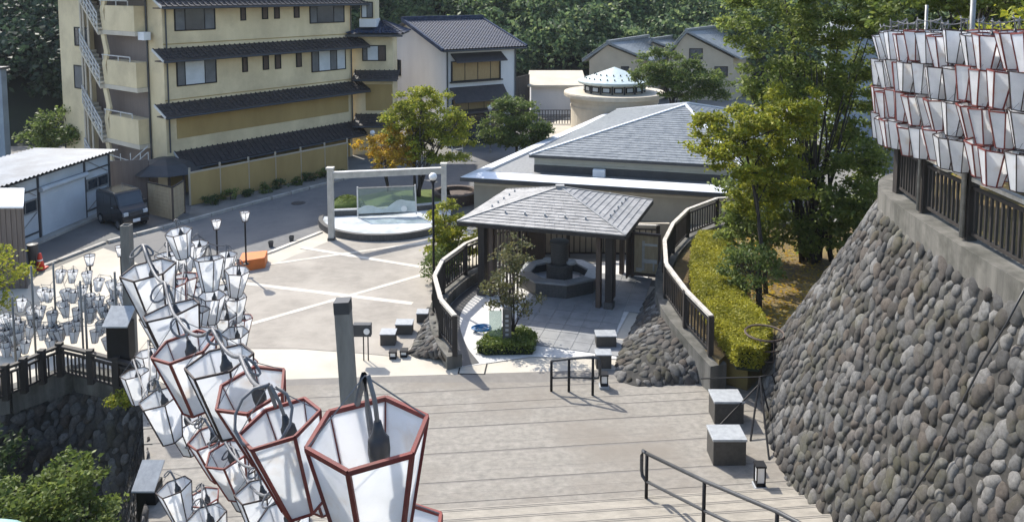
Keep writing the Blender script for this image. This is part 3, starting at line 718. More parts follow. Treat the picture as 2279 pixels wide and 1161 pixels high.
# ---- display case right of the pavilion
dc = at(1440, 620); dcx = ex
dcs = thing('notice_case', 'brown wooden notice case standing behind the pavilion post', 'notice case', dc)
w_, h_ = .82, 1.45
dc2 = dc + dcx * -.45
for s in (0, 1): beam('post', dc2 + dcx * w_ * s, dc2 + dcx * w_ * s + Vector((0, 0, h_)), .07, .1, 'brownwood', dcs, up=tuple(ey))
for z in (.12, h_ - .03): beam('rail', dc2 + Vector((0, 0, z)), dc2 + dcx * w_ + Vector((0, 0, z)), .1, .07, 'brownwood', dcs)
MB().slabpoly([dc2 + ey * .03 + Vector((0, 0, .16)), dc2 + dcx * w_ + ey * .03 + Vector((0, 0, .16)), dc2 + dcx * w_ + ey * .03 + Vector((0, 0, h_ - .07)), dc2 + ey * .03 + Vector((0, 0, h_ - .07))], ey * .02).build('back_board', M['tanwood'], dcs)
for k, (x0, x1, z0, z1, mt) in enumerate(((.3, .75, .5, .62, 'whiterail'), (.3, .75, 1.05, 1.12, 'whiterail'), (.28, .36, .25, 1.2, 'marble'), (.62, .67, .25, .5, 'marble'), (.1, .28, .2, .33, 'marble'))):
    MB().slabpoly([dc2 + dcx * x0 + Vector((0, 0, z0)), dc2 + dcx * x1 + Vector((0, 0, z0)), dc2 + dcx * x1 + Vector((0, 0, z1)), dc2 + dcx * x0 + Vector((0, 0, z1))], ey * .02).build('pale_piece', M[mt], dcs)  # pale flat bars before the back board
# ---- glass-fronted plan stand with pillar in the entrance planting
gp = at(1108, 775)
gs = thing('plaque_stand', 'stone pillar with pale glass plaque beside the small entrance tree', 'plaque', gp)
MB().box(gp.x + .12, gp.x + .34, gp.y - .02, gp.y + .16, 0, 1.02).build('pillar', M['concrete'], gs, bev=.01)
MB().box(gp.x - .22, gp.x + .1, gp.y + .06, gp.y + .085, .12, .95).build('plaque', M['screen'], gs)
for k in range(5): MB().box(gp.x + .19, gp.x + .27, gp.y - .026, gp.y - .021, .82 - k * .12, .88 - k * .12).build('engraved_letter', M['boxtop'], gs)
# entrance planting box and tree
pb = thing('planting_bed', 'low clipped green planting at the pavilion entrance', 'shrub', at(1130, 790))
def hedge_leaves(name, parent, poly, z0, z1, n, size, leaf, og):
    xs = [p[0] for p in poly]; ys = [p[1] for p in poly]; P = []
    def inside(x, y):
        c = False; j = len(poly) - 1
        for i in range(len(poly)):
            if (poly[i][1] > y) != (poly[j][1] > y) and x < (poly[j][0] - poly[i][0]) * (y - poly[i][1]) / (poly[j][1] - poly[i][1]) + poly[i][0]: c = not c
            j = i
        return c
    while len(P) < n:
        x, y = random.uniform(min(xs), max(xs)), random.uniform(min(ys), max(ys))
        if inside(x, y):
            bumpy = .03 * math.sin(x * 6.1) * math.sin(y * 5.3)
            P.append((x, y, z1 + bumpy - abs(random.gauss(0, .045)) if random.random() < .7 else random.uniform(z0, z1)))
    for i in range(len(poly)):
        a, b = Vector(poly[i]), Vector(poly[(i + 1) % len(poly)])
        for _ in range(int((b - a).length * n * .06)):
            q = a.lerp(b, random.random()); P.append((q.x + random.gauss(0, .04), q.y + random.gauss(0, .04), random.uniform(z0, z1)))
    V, F = leaf_quads(np.array(P) - np.array(og), size); o = bpy.data.objects.new(name, np_mesh(name, V, F, L[leaf])); place(o, parent); tag(o, kind='stuff')
q = [at(u, v).to_2d()[:] for u, v in ((1062, 786), (1080, 792), (1185, 790), (1192, 762), (1165, 748), (1120, 752), (1085, 765))]
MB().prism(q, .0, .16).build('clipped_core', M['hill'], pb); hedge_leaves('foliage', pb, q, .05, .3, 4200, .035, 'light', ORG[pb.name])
b0 = at(1140, 758)
tree('garden_tree', 'thin multi-stemmed tree with sparse olive leaves at the pavilion entrance', b0, [(b0.x - .05, b0.y + .2, 1.75, .5, .5, .75), (b0.x - .45, b0.y, 1.25, .35, .4, .3), (b0.x + .4, b0.y + .1, .95, .4, .4, .25), (b0.x + .1, b0.y + .2, 2.3, .3, .35, .4)], 'dry', 75, 34, .1, .045, .028, stems=4)
# hose reel
hp = at(1072, 738); hz = thing('garden_hose', 'coiled blue garden hose on the pale court floor', 'hose', hp)
hpt = []
for i in range(90):
    a_ = i * .42; r_ = .12 + .09 * (i / 90) + .02 * math.sin(i); hpt.append((hp.x + r_ * math.cos(a_) * 1.25, hp.y + r_ * math.sin(a_), .05 + .08 * (i / 90)))
MB().tube(hpt, .017, 5).build('coil', M['hose'], hz, smooth=True)

# ------------------------------------------------------------------ handrails, blocks, little lamps on the landing
def rail(label, P, hts, r=.03, mid=True, loop=True):
    t = thing('handrail', label, 'handrail', P[0]); tp = []
    for p, h in zip(P, hts):
        MB().tube([p, p + Vector((0, 0, h))], r, 8).build('post', M['black'], t, smooth=True); tp.append(p + Vector((0, 0, h)))
    a0, b0 = tp[0], P[0] + Vector((0, 0, hts[0] * .45)); d = (tp[0] - tp[1]).normalized() * .16; d.z = 0
    pts = ([b0, b0 + d * .8 + Vector((0, 0, .03)), b0 + d + Vector((0, 0, .12)), a0 + d + Vector((0, 0, -.12)), a0 + d * .8 + Vector((0, 0, -.02)), a0] if loop else []) + tp
    MB().tube(pts, r * 1.05, 8).build('top_rail', M['dkgrey'], t, smooth=True)
    if mid: MB().tube([P[i] + Vector((0, 0, hts[i] * .45)) for i in range(len(P))], r * .85, 8).build('middle_rail', M['dkgrey'], t, smooth=True)
    return t
r0, r1, r2 = at(1319, 880), at(1266, 872), at(1227, 871)
rail('short black handrail at the pavilion entrance beside a dark block', [r0, r1, r2], [.9, .78, .72])
h0 = at(1438, 1122); h0.z = .0
hp_ = [h0]
for k in (1.55, 3.1, 4.7):
    p = h0 + Vector((.42, -.91, 0)) * k; p.z = RISE * (int((p - T0).dot(sn) / GO) + 1); hp_.append(p)
h0.z = .012
rail('long black handrail climbing the steps from the landing', hp_, [.93, .88, .88, .88])
def block(label, u0, u1, v_base, h, dep=.42, z=0., group=None):
    a, b = at(u0, v_base, z), at(u1, v_base, z); w = b.x - a.x; t = thing('stone_block', label, 'stone block', ((a + b) / 2), group)
    cap = .05 if h > .4 else .03
    MB().box(a.x, b.x, a.y, a.y + dep, z, z + h - cap).build('block_body', M['boxstone'], t, bev=.012)
    MB().box(a.x - .015, b.x + .015, a.y - .015, a.y + dep + .015, z + h - cap + .001, z + h).build('sunlit_top', M['boxtop'], t, bev=.008)  # sun's glare on the block top painted as a pale slab
    return t
block('square dark stone block with pale top, in front on the landing near the tripod', 1587, 1660, 1036, .53, .5)
block('square dark stone block with pale top under the tripod bar', 1590, 1655, 944, .5, .5)
block('small dark block with pale top beside the entrance handrail', 1327, 1361, 821, .36, .3)
block('small dark block with pale top next to the cobblestone slope on the court floor', 1327, 1372, 775, .33, .35)
block('dark stone cube on the plaza, middle of three', 880, 917, 746, .3, .34)
block('dark stone cube on the plaza, furthest from the fence of three', 846, 879, 770, .32, .34)
block('dark stone cube on the plaza against the cobblestone slope', 927, 952, 719, .28, .3)
def bollard(label, u, v, h=.3, z=0., foot=True):
    p = at(u, v, z); w = .085; t = thing('lantern_bollard', label, 'bollard light', p)
    if foot: MB().box(p.x - .11, p.x + .11, p.y - .11, p.y + .11, z, z + .07).build('stone_foot', M['boxtop'], t, bev=.01); b = z + .071
    else: b = z
    MB().box(p.x - w, p.x + w, p.y - w, p.y + w, b, b + .06).build('base', M['black'], t)
    for i in (-1, 1):
        for j in (-1, 1): MB().box(p.x + i * (w - .02), p.x + i * w, p.y + j * (w - .02), p.y + j * w, b + .06, b + h).build('corner_bar', M['black'], t)
    MB().box(p.x - w + .022, p.x + w - .022, p.y - w + .022, p.y + w - .022, b + .06, b + h).build('diffuser', M['globe'], t)
    MB().box(p.x - w - .01, p.x + w + .01, p.y - w - .01, p.y + w + .01, b + h, b + h + .035).build('lid', M['black'], t)
bollard('small black lantern bollard at the foot of the steps by the tall stone wall', 1690, 1085, .36)
bollard('small black lantern bollard at the end of the garden kerb wall', 1603, 850, .28)
bollard('small black lantern bollard below the entrance handrail block', 1344, 862, .24)
bollard('small black lantern bollard at the pavilion fence end post', 1007, 808, .24)
bollard('small black lantern bollard on pale paving before the stone cubes', 875, 796, .16, foot=False)
bollard('small black lantern bollard at the tip of the cobblestone slope', 899, 792, .14, foot=False)
# tripod with bars
tr = thing('iron_tripod', 'black iron tripod stand with long bars beside two stone blocks', 'tripod', at(1690, 950))
ap = aty(1691, 838, at(1690, 930).y); 
for u, v in ((1670, 982), (1712, 1024), (1722, 958)): MB().tube([ap, at(u, v)], .02, 6).build('leg', M['black'], tr)
MB().tube([ap - Vector((0, 0, .15)), at(1578, 970)], .016, 6).build('brace', M['black'], tr)
MB().tube([ap, aty(1560, 842, ap.y + .9)], .014, 6).build('cross_bar', M['black'], tr)
MB().tube([ap, ap + Vector((.3, .1, -.0)), ap + Vector((.42, -.1, -.5)), ap + Vector((.5, -.4, -1.2))], .016, 6).build('bent_bar', M['black'], tr, smooth=True)
# hoop cage in the hedge garden
hc = at(1700, 800, .74); cg = thing('hoop_cage', 'round rusty iron hoop cage at the end of the hedge', 'plant cage', hc)
rr_ = .42
for z in (.15, .38, .62):
    MB().tube([(hc.x + rr_ * math.cos(a * .2618), hc.y + rr_ * math.sin(a * .2618), hc.z + z) for a in range(25)], .016 if z < .6 else .026, 5).build('hoop', M['brownwood'], cg)
for a in range(9):
    p = Vector((hc.x + rr_ * math.cos(a * .698), hc.y + rr_ * math.sin(a * .698), hc.z)); MB().tube([p, p + Vector((0, 0, .63))], .011, 5).build('upright', M['brownwood'], cg)
# hedge and garden shrubs
hd = thing('clipped_hedge', 'broad yellow green clipped hedge following the curved garden fence', 'hedge', at(1600, 640, .8))
hq = [at(u, v, 1.25).to_2d()[:] for u, v in ((1560, 515), (1625, 515), (1628, 590), (1640, 645), (1690, 690), (1712, 735), (1690, 775), (1640, 770), (1590, 700), (1550, 640), (1542, 590), (1545, 540))]
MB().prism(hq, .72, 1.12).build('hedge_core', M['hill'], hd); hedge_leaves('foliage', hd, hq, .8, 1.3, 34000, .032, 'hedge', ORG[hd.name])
b0 = at(1690, 690, .74)
tree('garden_shrub', 'round green shrub with thick base between hedge and tall wall', b0, [(b0.x - .1, b0.y + .3, 1.75, .75, .7, .6)], 'mid', 60, 60, .1, .045, .05, stems=3, cat='shrub')
# leaf litter on the soil under the trees
lit = [(random.uniform(5.9, 9.5), random.uniform(18.5, 26), .735) for _ in range(2600)]
V, F = leaf_quads(np.array(lit), .05, up=6); o = bpy.data.objects.new('fallen_leaves', np_mesh('fallen_leaves', V, F, L['amber'])); C.objects.link(o); tag(o, 'scattered yellow fallen leaves on the garden soil', 'leaves', kind='stuff')
# frame in the pavement
ma = [at(u, v) for u, v in ((1020, 832), (1078, 833), (1084, 808), (1026, 808))]
mh = thing('hatch_cover', 'square hatch with dark metal edge in the pale paving', 'hatch', ma[0])
for k in range(4): beam('edge_strip', ma[k] + Vector((0, 0, .009)), ma[(k + 1) % 4] + Vector((0, 0, .009)), .03, .012, 'black', mh)
MB().prism([p.to_2d() for p in ma], .0, .012).build('lid', M['pave'], mh)
# boxed meter sign on the plaza edge
sp_ = at(818, 802); sg = thing('meter_box', 'dark box with white dial on two thin posts by the grey pole', 'meter box', sp_)
for dx in (-.09, .02): MB().tube([sp_ + Vector((dx, .0, 0)), sp_ + Vector((dx, 0, .75))], .016, 6).build('post', M['black'], sg)
MB().box(sp_.x - .34, sp_.x + .1, sp_.y - .05, sp_.y + .12, .62, .92).build('box', M['dkgrey'], sg, bev=.01)
MB().tube([sp_ + Vector((-.0, -.052, .76)), sp_ + Vector((-.0, -.07, .76))], .075, 16).build('dial', M['globe'], sg)
# low planters on the kerb
for k, (u, v) in enumerate(((603, 549), (649, 537))):
    p = at(u, v); t = thing('planter_tub', ('small dark tub on the white kerb nearer the orange plinth', 'small dark tub on the white kerb nearer the stone gate')[k], 'planter', p)
    MB().lathe([(.07, 0), (.1, .2), (.085, .2), (.08, .15), (0, .15)], 12, p).build('tub', M['dkgrey'], t)
# pool and screen ------------------------------------------------------
pool = thing('pool', 'crescent shallow pool with dark stone rim behind the stone gate', 'pool', at(830, 510))
arc = smoothpath([at(u, v) for u, v in ((716, 492), (712, 505), (735, 523), (790, 535), (850, 537), (910, 533), (965, 521), (1000, 508))], 2)
backl = [at(u, v) for u, v in ((733, 493), (850, 488), (965, 477), (1005, 472))]
poly = [p.to_2d()[:] for p in arc] + [p.to_2d()[:] for p in backl[::-1]]
MB().prism(poly, .01, .2).build('water', M['water'], pool)
for k in range(0, len(arc) - 1, 3):
    seg = arc[k:k + 4]
    for a_, b_ in zip(seg, seg[1:]): beam('rim_stone', a_ + Vector((0, 0, .125)), b_ + Vector((0, 0, .125)), .16, .25, 'granite', pool)
for a_, b_ in zip(backl, backl[1:]): beam('back_wall', a_ + Vector((0, .12, .2)), b_ + Vector((0, .12, .2)), .2, .4, 'granite', pool); beam('back_cap', a_ + Vector((0, .12, .42)), b_ + Vector((0, .12, .42)), .22, .035, 'boxtop', pool)
pbed = [p.to_2d() + Vector((0, .25)) for p in backl] + [at(1000, 435).to_2d(), at(860, 440).to_2d(), at(745, 462).to_2d()]
pm = thing('planted_bed', 'green planted bed behind the crescent pool', 'flower bed', at(850, 470))
MB().prism([tuple(p) for p in pbed], 0, .3).build('bed_soil', M['lawn'], pm)
lw = thing('grass_mound', 'small rounded lawn mound left of the glass screen', 'grass mound', at(770, 470))
MB().lathe([(.75, .28), (.6, .5), (.3, .66), (0, .7)], 18, at(772, 474)).build('mound', M['lawn'], lw, smooth=True)
mp = []
for _ in range(2500):
    a_, r_ = random.uniform(0, 6.28), .75 * math.sqrt(random.random()); mp.append((at(772, 474).x + r_ * math.cos(a_), at(772, 474).y + r_ * math.sin(a_), .3 + .42 * (1 - (r_ / .75) ** 2)))
V, F = leaf_quads(np.array(mp) - np.array(ORG[lw.name]), .05, .3); o = bpy.data.objects.new('grass', np_mesh('grass', V, F, L['light'])); place(o, lw); tag(o, kind='stuff')
sc = thing('glass_screen', 'standing glass screen etched with pale waves behind the pool', 'glass screen', at(860, 478))
sy = at(800, 478, .3).y; sA, sB, sC_, sD = aty(798, 476, sy), aty(925, 470, sy + .2), aty(922, 414, sy + .2), aty(797, 419, sy)
MB().slabpoly([sA, sB, sC_, sD], (0, .02, 0)).build('pane', M['screen'], sc)
wv = [sA.lerp(sB, k / 12) for k in range(13)]; hh = [.2, .3, .33, .3, .22, .16, .2, .34, .46, .5, .45, .42, .4]
MB().slabpoly([p + Vector((0, -.006, .0)) for p in wv] + [p + Vector((0, -.006, h * 1.0)) for p, h in list(zip(wv, hh))[::-1]], (0, .004, 0)).build('etched_wave', M['etch'], sc)
beam('frame_post', sA - Vector((.03, 0, .1)), sD + Vector((-.03, 0, .06)), .05, .05, 'whiterail', sc); beam('frame_post', sB + Vector((.03, 0, -.1)), sC_ + Vector((.03, 0, .06)), .05, .05, 'whiterail', sc); beam('frame_rail', sD, sC_, .04, .04, 'steel', sc)
MB().tube([sA.lerp(sB, .8) + Vector((0, -.03, .13)), sA.lerp(sB, .8) + Vector((0, -.05, .13))], .12, 16).build('round_badge', M['globe'], sc)
ga, gb = at(738, 534), at(991, 482)
gt = thing('stone_gate', 'pale stone gate of two posts and a flat beam at the plaza edge', 'gate', (ga + gb) / 2)
hA = aty(736, 376, ga.y).z; gb = Vector((aty(988, 400, ga.y + 2.4).x, ga.y + 2.4, 0)); hB = aty(988, 366, gb.y).z
for p, h in ((ga, hA), (gb, hB)):
    beam('post', p, p + Vector((0, 0, h)), .2, .2, 'marble', gt); beam('post_cap', p + Vector((0, 0, h)), p + Vector((0, 0, h + .06)), .27, .27, 'marble', gt); beam('post_foot', p, p + Vector((0, 0, .1)), .25, .25, 'granite', gt)
beam('cross_beam', ga + Vector((0, .0, hA - .25)), gb + Vector((0, 0, hB - .25)), .18, .2, 'marble', gt); beam('beam_cap', ga + Vector((0, 0, hA - .13)), gb + Vector((0, 0, hB - .13)), .22, .04, 'whiterail', gt)
# street lamp with globe
def globe_lamp(label, base, h, r, pole=.035, mat='black'):
    t = thing('globe_lamp', label, 'street lamp', base)
    MB().tube([base, base + Vector((0, 0, h - r))], pole, 8).build('pole', M[mat], t, smooth=True)
    MB().lathe([(pole * 2.2, 0), (pole * 2.2, .18), (pole, .22)], 10, base).build('foot', M[mat], t)
    MB().lathe([(pole * 1.6, -.04), (r * .75, .0), (r * .6, .03)], 12, base + Vector((0, 0, h - r))).build('collar', M[mat], t)
    MB().lathe([(0.001, 0), (r * .6, r * .2), (r * .95, r * .65), (r, r), (r * .95, r * 1.35), (r * .6, r * 1.8), (0.001, 2 * r)], 16, base + Vector((0, 0, h - r + .01))).build('globe', M['globe'], t, smooth=True)
b_ = at(966, 668); globe_lamp('tall black street lamp with white globe beside the curved pavilion fence', b_, aty(957, 394, b_.y).z, .12)
b_ = at(1091, 340); globe_lamp('white globe lamp in front of the white house', b_, aty(1091, 240, b_.y).z, .14, mat='steel')
b_ = at(830, 362); globe_lamp('white globe lamp half hidden in the amber maple', b_, aty(830, 296, b_.y).z, .14, mat='steel')
# ================================================================== BUILDINGS
up = Vector((0, 0, 1))
HO = Vector((-14.67, 33.0, 0)); he = Vector((.606, .796, 0)).normalized(); hn = Vector((he.y, -he.x, 0))
HM = Matrix(((he.x, -hn.x, 0, HO.x), (he.y, -hn.y, 0, HO.y), (0, 0, 1, 0), (0, 0, 0, 1))); HI = HM.inverted()
FY = .85; SX = .45                                    # facade plane and side plane of the hotel in its own frame
def fac(u, v, y=FY): p = HI @ onpl(u, v, HM @ Vector((0, y, 0)), hn); return p.x, p.z
def sid(u, v, x=SX): p = HI @ onpl(u, v, HM @ Vector((x, 0, 0)), he); return p.y, p.z
ht = thing('hotel', 'yellow rendered hotel with brown tiled eaves and outside stairs', 'hotel', HO)
LEN = 11.0
def hb(): return MB(HM)
# main walls, floor by floor; the upper three are set out as the photograph shows
wl = hb(); wl.box(SX, LEN, FY, 10.2, -1.2, 8.75); hw = wl.build('wall', M['yellow'], ht)
def window(parent, M4, x0, x1, z0, z1, y, panes, frame='black', th=.05, name='window', sill=True):
    """panes: list of (share, material)"""
    m = MB(M4); f = .05
    m.box(x0, x1, y - th, y - .002, z0, z0 + f).box(x0, x1, y - th, y - .002, z1 - f, z1).box(x0, x0 + f, y - th, y - .002, z0 + f, z1 - f).box(x1 - f, x1, y - th, y - .002, z0 + f, z1 - f)
    w = m.build(name, M[frame], parent)
    tot = sum(p[0] for p in panes); x = x0 + f
    for i, (s, mt) in enumerate(panes):
        xe = x + (x1 - x0 - 2 * f) * s / tot
        MB(M4).box(x, xe - (.03 if i < len(panes) - 1 else 0), y - .028, y - .003, z0 + f, z1 - f).build('pane', M[mt], w)
        if i < len(panes) - 1: MB(M4).box(xe - .03, xe, y - .045, y - .003, z0 + f, z1 - f).build('mullion', M[frame], w)
        x = xe
    return w
def hwin(uv0, uv1, panes, y=FY, parent=None):
    x0, za = fac(*uv0, y); x1, zb = fac(*uv1, y); return window(parent or ht, HM, x0, x1, zb, za, y, panes)
hwin((386, 10), (479, 66), [(.25, 'greyblind'), (.5, 'glass'), (.25, 'greyblind')])
hwin((391, 132), (482, 184), [(.2, 'greyblind'), (.52, 'blind'), (.28, 'greyblind')])
hwin((688, 4), (766, 50), [(.2, 'greyblind'), (.5, 'glass'), (.3, 'greyblind')])
hwin((692, 110), (769, 154), [(.2, 'greyblind'), (.35, 'blind'), (.2, 'greyblind'), (.25, 'blind')])
for a, b in (((534, 15), (547, 46)), ((582, 13), (596, 43)), ((609, 12), (622, 42)), ((653, 10), (666, 40)), ((538, 128), (551, 160)), ((584, 124), (598, 155)), ((611, 122), (625, 153)), ((658, 117), (671, 149))):
    hwin(a, b, [(1, 'brownwood')])
# eaves: tiled strips with verge boards, gutter and brackets
def eave(z, x0, x1, y0=0., y1=FY + .02, rise=.46, name='eave_roof', parent=None, M4=HM, mat='brownroof', verge=True):
    parent = parent or ht
    m = MB(M4); m.hexa([(x0, y0, z), (x1, y0, z), (x1, y1, z + rise), (x0, y1, z + rise)], [(x0, y0, z + .07), (x1, y0, z + .07), (x1, y1, z + rise + .07), (x0, y1, z + rise + .07)])
    r = m.build(name, M[mat], parent)
    n = int((x1 - x0) / .26); mm = MB(M4)
    for i in range(n + 1):
        x = x0 + (x1 - x0) * i / n; mm.bar((x, y0 - .01, z + .085), (x, y1, z + rise + .085), .05, .05)
    rows = 4
    for j in range(rows): k = j / rows; mm.bar((x0, y0 + (y1 - y0) * k, z + .08 + rise * k), (x1, y0 + (y1 - y0) * k, z + .08 + rise * k), .03, .03)
    tag(mm.build('tile_ribs', M[mat], r), kind='stuff')
    MB(M4).tube([(x0, y0 - .04, z + .0), (x1, y0 - .04, z + .0)], .045, 6).build('gutter', M['dkgrey'], r)
    if verge: MB(M4).bar((x0 - .03, y0 - .02, z + .04), (x0 - .03, y1, z + rise + .04), .04, .1).build('verge_board', M['whiterail'], r)
    MB(M4).box(x0 + .05, x1 - .05, y0 + .1, y1 - .03, z - .02, z + .03).build('soffit', M['brownwood'], r)
    return r
XE = LEN + .55
eave(5.95, 0, XE); eave(3.55, 0, XE); eave(8.22, 0, XE)
eave(1.22, .8, XE - .3, y0=.0, rise=.62)
# recessed ochre band on the second storey and thin string courses
x0, z1 = fac(394, 300); x1, _ = fac(790, 250); 
hb().box(x0, LEN - .25, FY - .02, FY - .003, 2.45, 3.5).build('ochre_panel', M['yellow2'], ht)
for z in (6.63, 4.18): hb().box(SX, LEN, FY - .022, FY - .002, z, z + .04).build('string_course', M['yellow2'], ht)
hb().box(SX, LEN - .2, FY - .03, FY - .004, .0, 1.7).build('ground_storey', M['yellow2'], ht)
for z0, z1 in ((6.45, 8.2), (4.05, 5.95), (1.9, 3.5)):
    hb().tube([(SX + .12, FY - .08, z1), (SX + .12, FY - .08, z0)], .035, 6).build('drain_pipe', M['dkgrey'], ht)
    hb().tube([(LEN - .04, FY - .08, z1), (LEN - .04, FY - .08, z0)], .035, 6).build('drain_pipe', M['dkgrey'], ht)
rf = hb(); rf._a([(-.35, .5, 8.76), (LEN + .4, .5, 8.76), (LEN + .4, 10.6, 8.76), (-.35, 10.6, 8.76), (4.5, 5.4, 9.7), (LEN - 4.5, 5.4, 9.7)], [(0, 1, 5, 4), (1, 2, 5), (2, 3, 4, 5), (3, 0, 4), (0, 3, 2, 1)]); rf.build('main_roof', M['brownroof'], ht)
# ---- side elevation with open stairs
SXo = SX - .02
ys = lambda u: sid(u, 200)[0]
yA, yB, yC = ys(334), ys(268), ys(214)
hb().box(SX - .6, SX - .003, yC - .05, ys(160) - .35, -1, 8.7).build('end_bay', M['yellow'], ht)
for u in (212, 218, 228): hb().tube([(SX - .66, ys(u) - .3, -.5), (SX - .66, ys(u) - .3, 8.7)], .05, 6).build('riser_pipe', M['cream'], ht)
hb().box(SX - .012, SX - .001, yA + .02, yC - .05, -1, 8.7).build('stairwell_shade', M['brownclad'], ht)  # dark sheet gives the stairwell recess its shade
hb().tube([(SX - .06, yA, -.2), (SX - .06, yA, 8.7)], .04, 6).build('drain_pipe', M['dkgrey'], ht)
def zs(u, v): return sid(u, v, SX)[1]
pit = (zs(300, 135) - zs(300, 257))
zt = [zs(300, 257) + k * (zs(300, 135) - zs(300, 257)) for k in (-1, 0, 1)] + [8.3]
stw = []
for k, z in enumerate(zt):
    pf = .56                                                       # balcony projection
    b = hb().box(SX - pf, SX - .012, yA + .06, yB, z - 1.12, z).build('balcony_front', M['yellow'], ht)
    hb().box(SX - pf - .01, SX, yA, yB + .5, z - 1.32, z - 1.125).build('balcony_slab', M['cream'], b)
    zb = z - 1.22
    # zigzag wall piece beside the opening
    poly = [(yB, zb - .1), (yB + .28, zb - .12), (yB + .5, zb + 1.0), (yB + .25, zb + 1.6), (yB + .52, zb + 2.4), (yB + .2, zb + 2.45), (yB - .12, zb + 1.55), (yB + .18, zb + .95), (yB - .1, zb + .1)]
    hb().slabpoly([(SX - .55, y, q) for y, q in poly], (.1, 0, 0)).build('zigzag_wall', M['yellow'], ht)
    ya, yb_ = yB + .35, yC - .25; za, zb2 = z - 1.2, z + .35
    fl = hb().hexa([(SX - .75, ya, za - .14), (SX - .1, ya, za - .14), (SX - .1, yb_, zb2 - .14), (SX - .75, yb_, zb2 - .14)], [(SX - .75, ya, za), (SX - .1, ya, za), (SX - .1, yb_, zb2), (SX - .75, yb_, zb2)]).build('stair_flight', M['cream'], ht)
    for q in range(8): t_ = (q + .5) / 8; hb().box(SX - .72, SX - .12, ya + (yb_ - ya) * t_ - .12, ya + (yb_ - ya) * t_ + .12, za + (zb2 - za) * t_, za + (zb2 - za) * t_ + .1).build('stair_step', M['cream'], fl)
    for h_ in (.35, .6, .85): hb().bar((SX - .76, ya, za + h_), (SX - .76, yb_, zb2 + h_), .045, .045).build('stair_rail', M['whiterail'], fl)
    for q in range(7): t_ = q / 6; hb().bar((SX - .76, ya + (yb_ - ya) * t_, za + (zb2 - za) * t_), (SX - .76, ya + (yb_ - ya) * t_, za + (zb2 - za) * t_ + .87), .035, .035).build('rail_post', M['whiterail'], fl)
    hb().bar((SX - pf - .03, yA + .5, z + .22), (SX - pf - .03, yB + .4, z + .22), .04, .04).build('balcony_rail', M['whiterail'], b)
    for y in (yA + .5, (yA + yB) / 2 + .2, yB + .3): hb().bar((SX - pf - .03, y, z), (SX - pf - .03, y, z + .22), .035, .035).build('balcony_post', M['whiterail'], b)
# end-bay windows
for (a, b, pn) in (((196, 62), (168, 102), [(1, 'glass'), (.4, 'blind'), (.6, 'glass')]), ((188, 147), (168, 196), [(1, 'greyblind')])):
    y0, z1 = sid(*a, SX - .6); y1, z0 = sid(*b, SX - .6)
    HM2 = HM @ Matrix(((0, 1, 0, 0), (1, 0, 0, 0), (0, 0, 1, 0), (0, 0, 0, 1)))     # x along the side wall
    window(ht, HM2, y0, y1, z0, z1, SX - .6, pn)
ya_, za_ = sid(327, 72, SX - .3)
hb().box(SX - .45, SX - .14, ya_, ya_ + .5, za_ - .35, za_).build('air_conditioner', M['whitemetal'], ht)
# ---- ochre garden wall with posts before the hotel
W0_, W1_ = at(424, 457), at(778, 377); wdir = (W1_ - W0_)
wall = thing('ochre_garden_wall', 'ochre panel wall with pale posts along the hotel kerb', 'garden wall', W0_)
for i in range(7):
    a = W0_ + wdir * (i / 6.0) * .985
    h0 = 1.35
    beam('post', a, a + up * 1.6, .07, .07, 'tanhouse', wall)
    if i < 6:
        b = W0_ + wdir * ((i + 1) / 6) * .985; beam('panel', a + up * h0 / 2, b + up * h0 / 2, .05, h0, 'yellow2', wall); beam('cap_rail', a + up * (h0 + .03), b + up * (h0 + .03), .08, .06, 'tanhouse', wall)
for k in range(9):
    p = W0_ + wdir * (.08 + .1 * k) + hn * random.uniform(.3, .6)
    sz = random.uniform(.12, .3)
    tree('low_shrub', 'low dark shrub along the ochre wall, %s from the boarded screen' % 'first second third fourth fifth sixth seventh eighth ninth'.split()[k], p, [(p.x, p.y, sz * .8, sz * 1.4, sz * 1.2, sz)], ('dark', 'mid')[k % 2], 14, 30, .07, .05, .02, group='shrubs along the ochre wall', cat='shrub')
# wooden booth and domed porch roof
bt = at(335, 482); bth = thing('plank_screen', 'tan boarded screen box under the dark hotel porch roof', 'screen', bt)
c0, c1, c2 = at(331, 478), at(386, 492), at(411, 474)
hbx = 1.32
for i in range(9):
    z = .06 + i * .142
    for a, b in ((c0, c1), (c1, c2)): beam('board', a + up * (z + .066), b + up * (z + .066), .03, .132, 'tanwood', bth)
for c in (c0, c1, c2): beam('corner_post', c, c + up * hbx, .06, .06, 'brownwood', bth)
beam('coping_board', c0 + up * (hbx + .02), c1 + up * (hbx + .02), .08, .04, 'wood', bth); beam('coping_board', c1 + up * (hbx + .02), c2 + up * (hbx + .02), .08, .04, 'wood', bth)
pc = at(360, 455); pc = Vector((pc.x - .35, pc.y + 1.3, 0)); ph = thing('hotel_porch', 'dark hipped porch roof in front of the outside stairs', 'porch', pc)
MB().lathe([(1.55, 1.12), (1.5, 1.18), (1.0, 1.52), (.4, 1.72), (0.001, 1.76)], 8, pc, ph=.39, sy=.8).build('roof', M['dkgrey'], ph)
for a in range(4): q = pc + Vector((.95 * math.cos(a * 1.571 + .5), .85 * math.sin(a * 1.571 + .5), 0)); beam('post', q, q + up * 1.14, .09, .09, 'brownwood', ph)
MB().box(pc.x - 1.0, pc.x + .55, pc.y + .6, pc.y + .7, 0, 1.15).build('back_wall', M['brownclad'], ph)
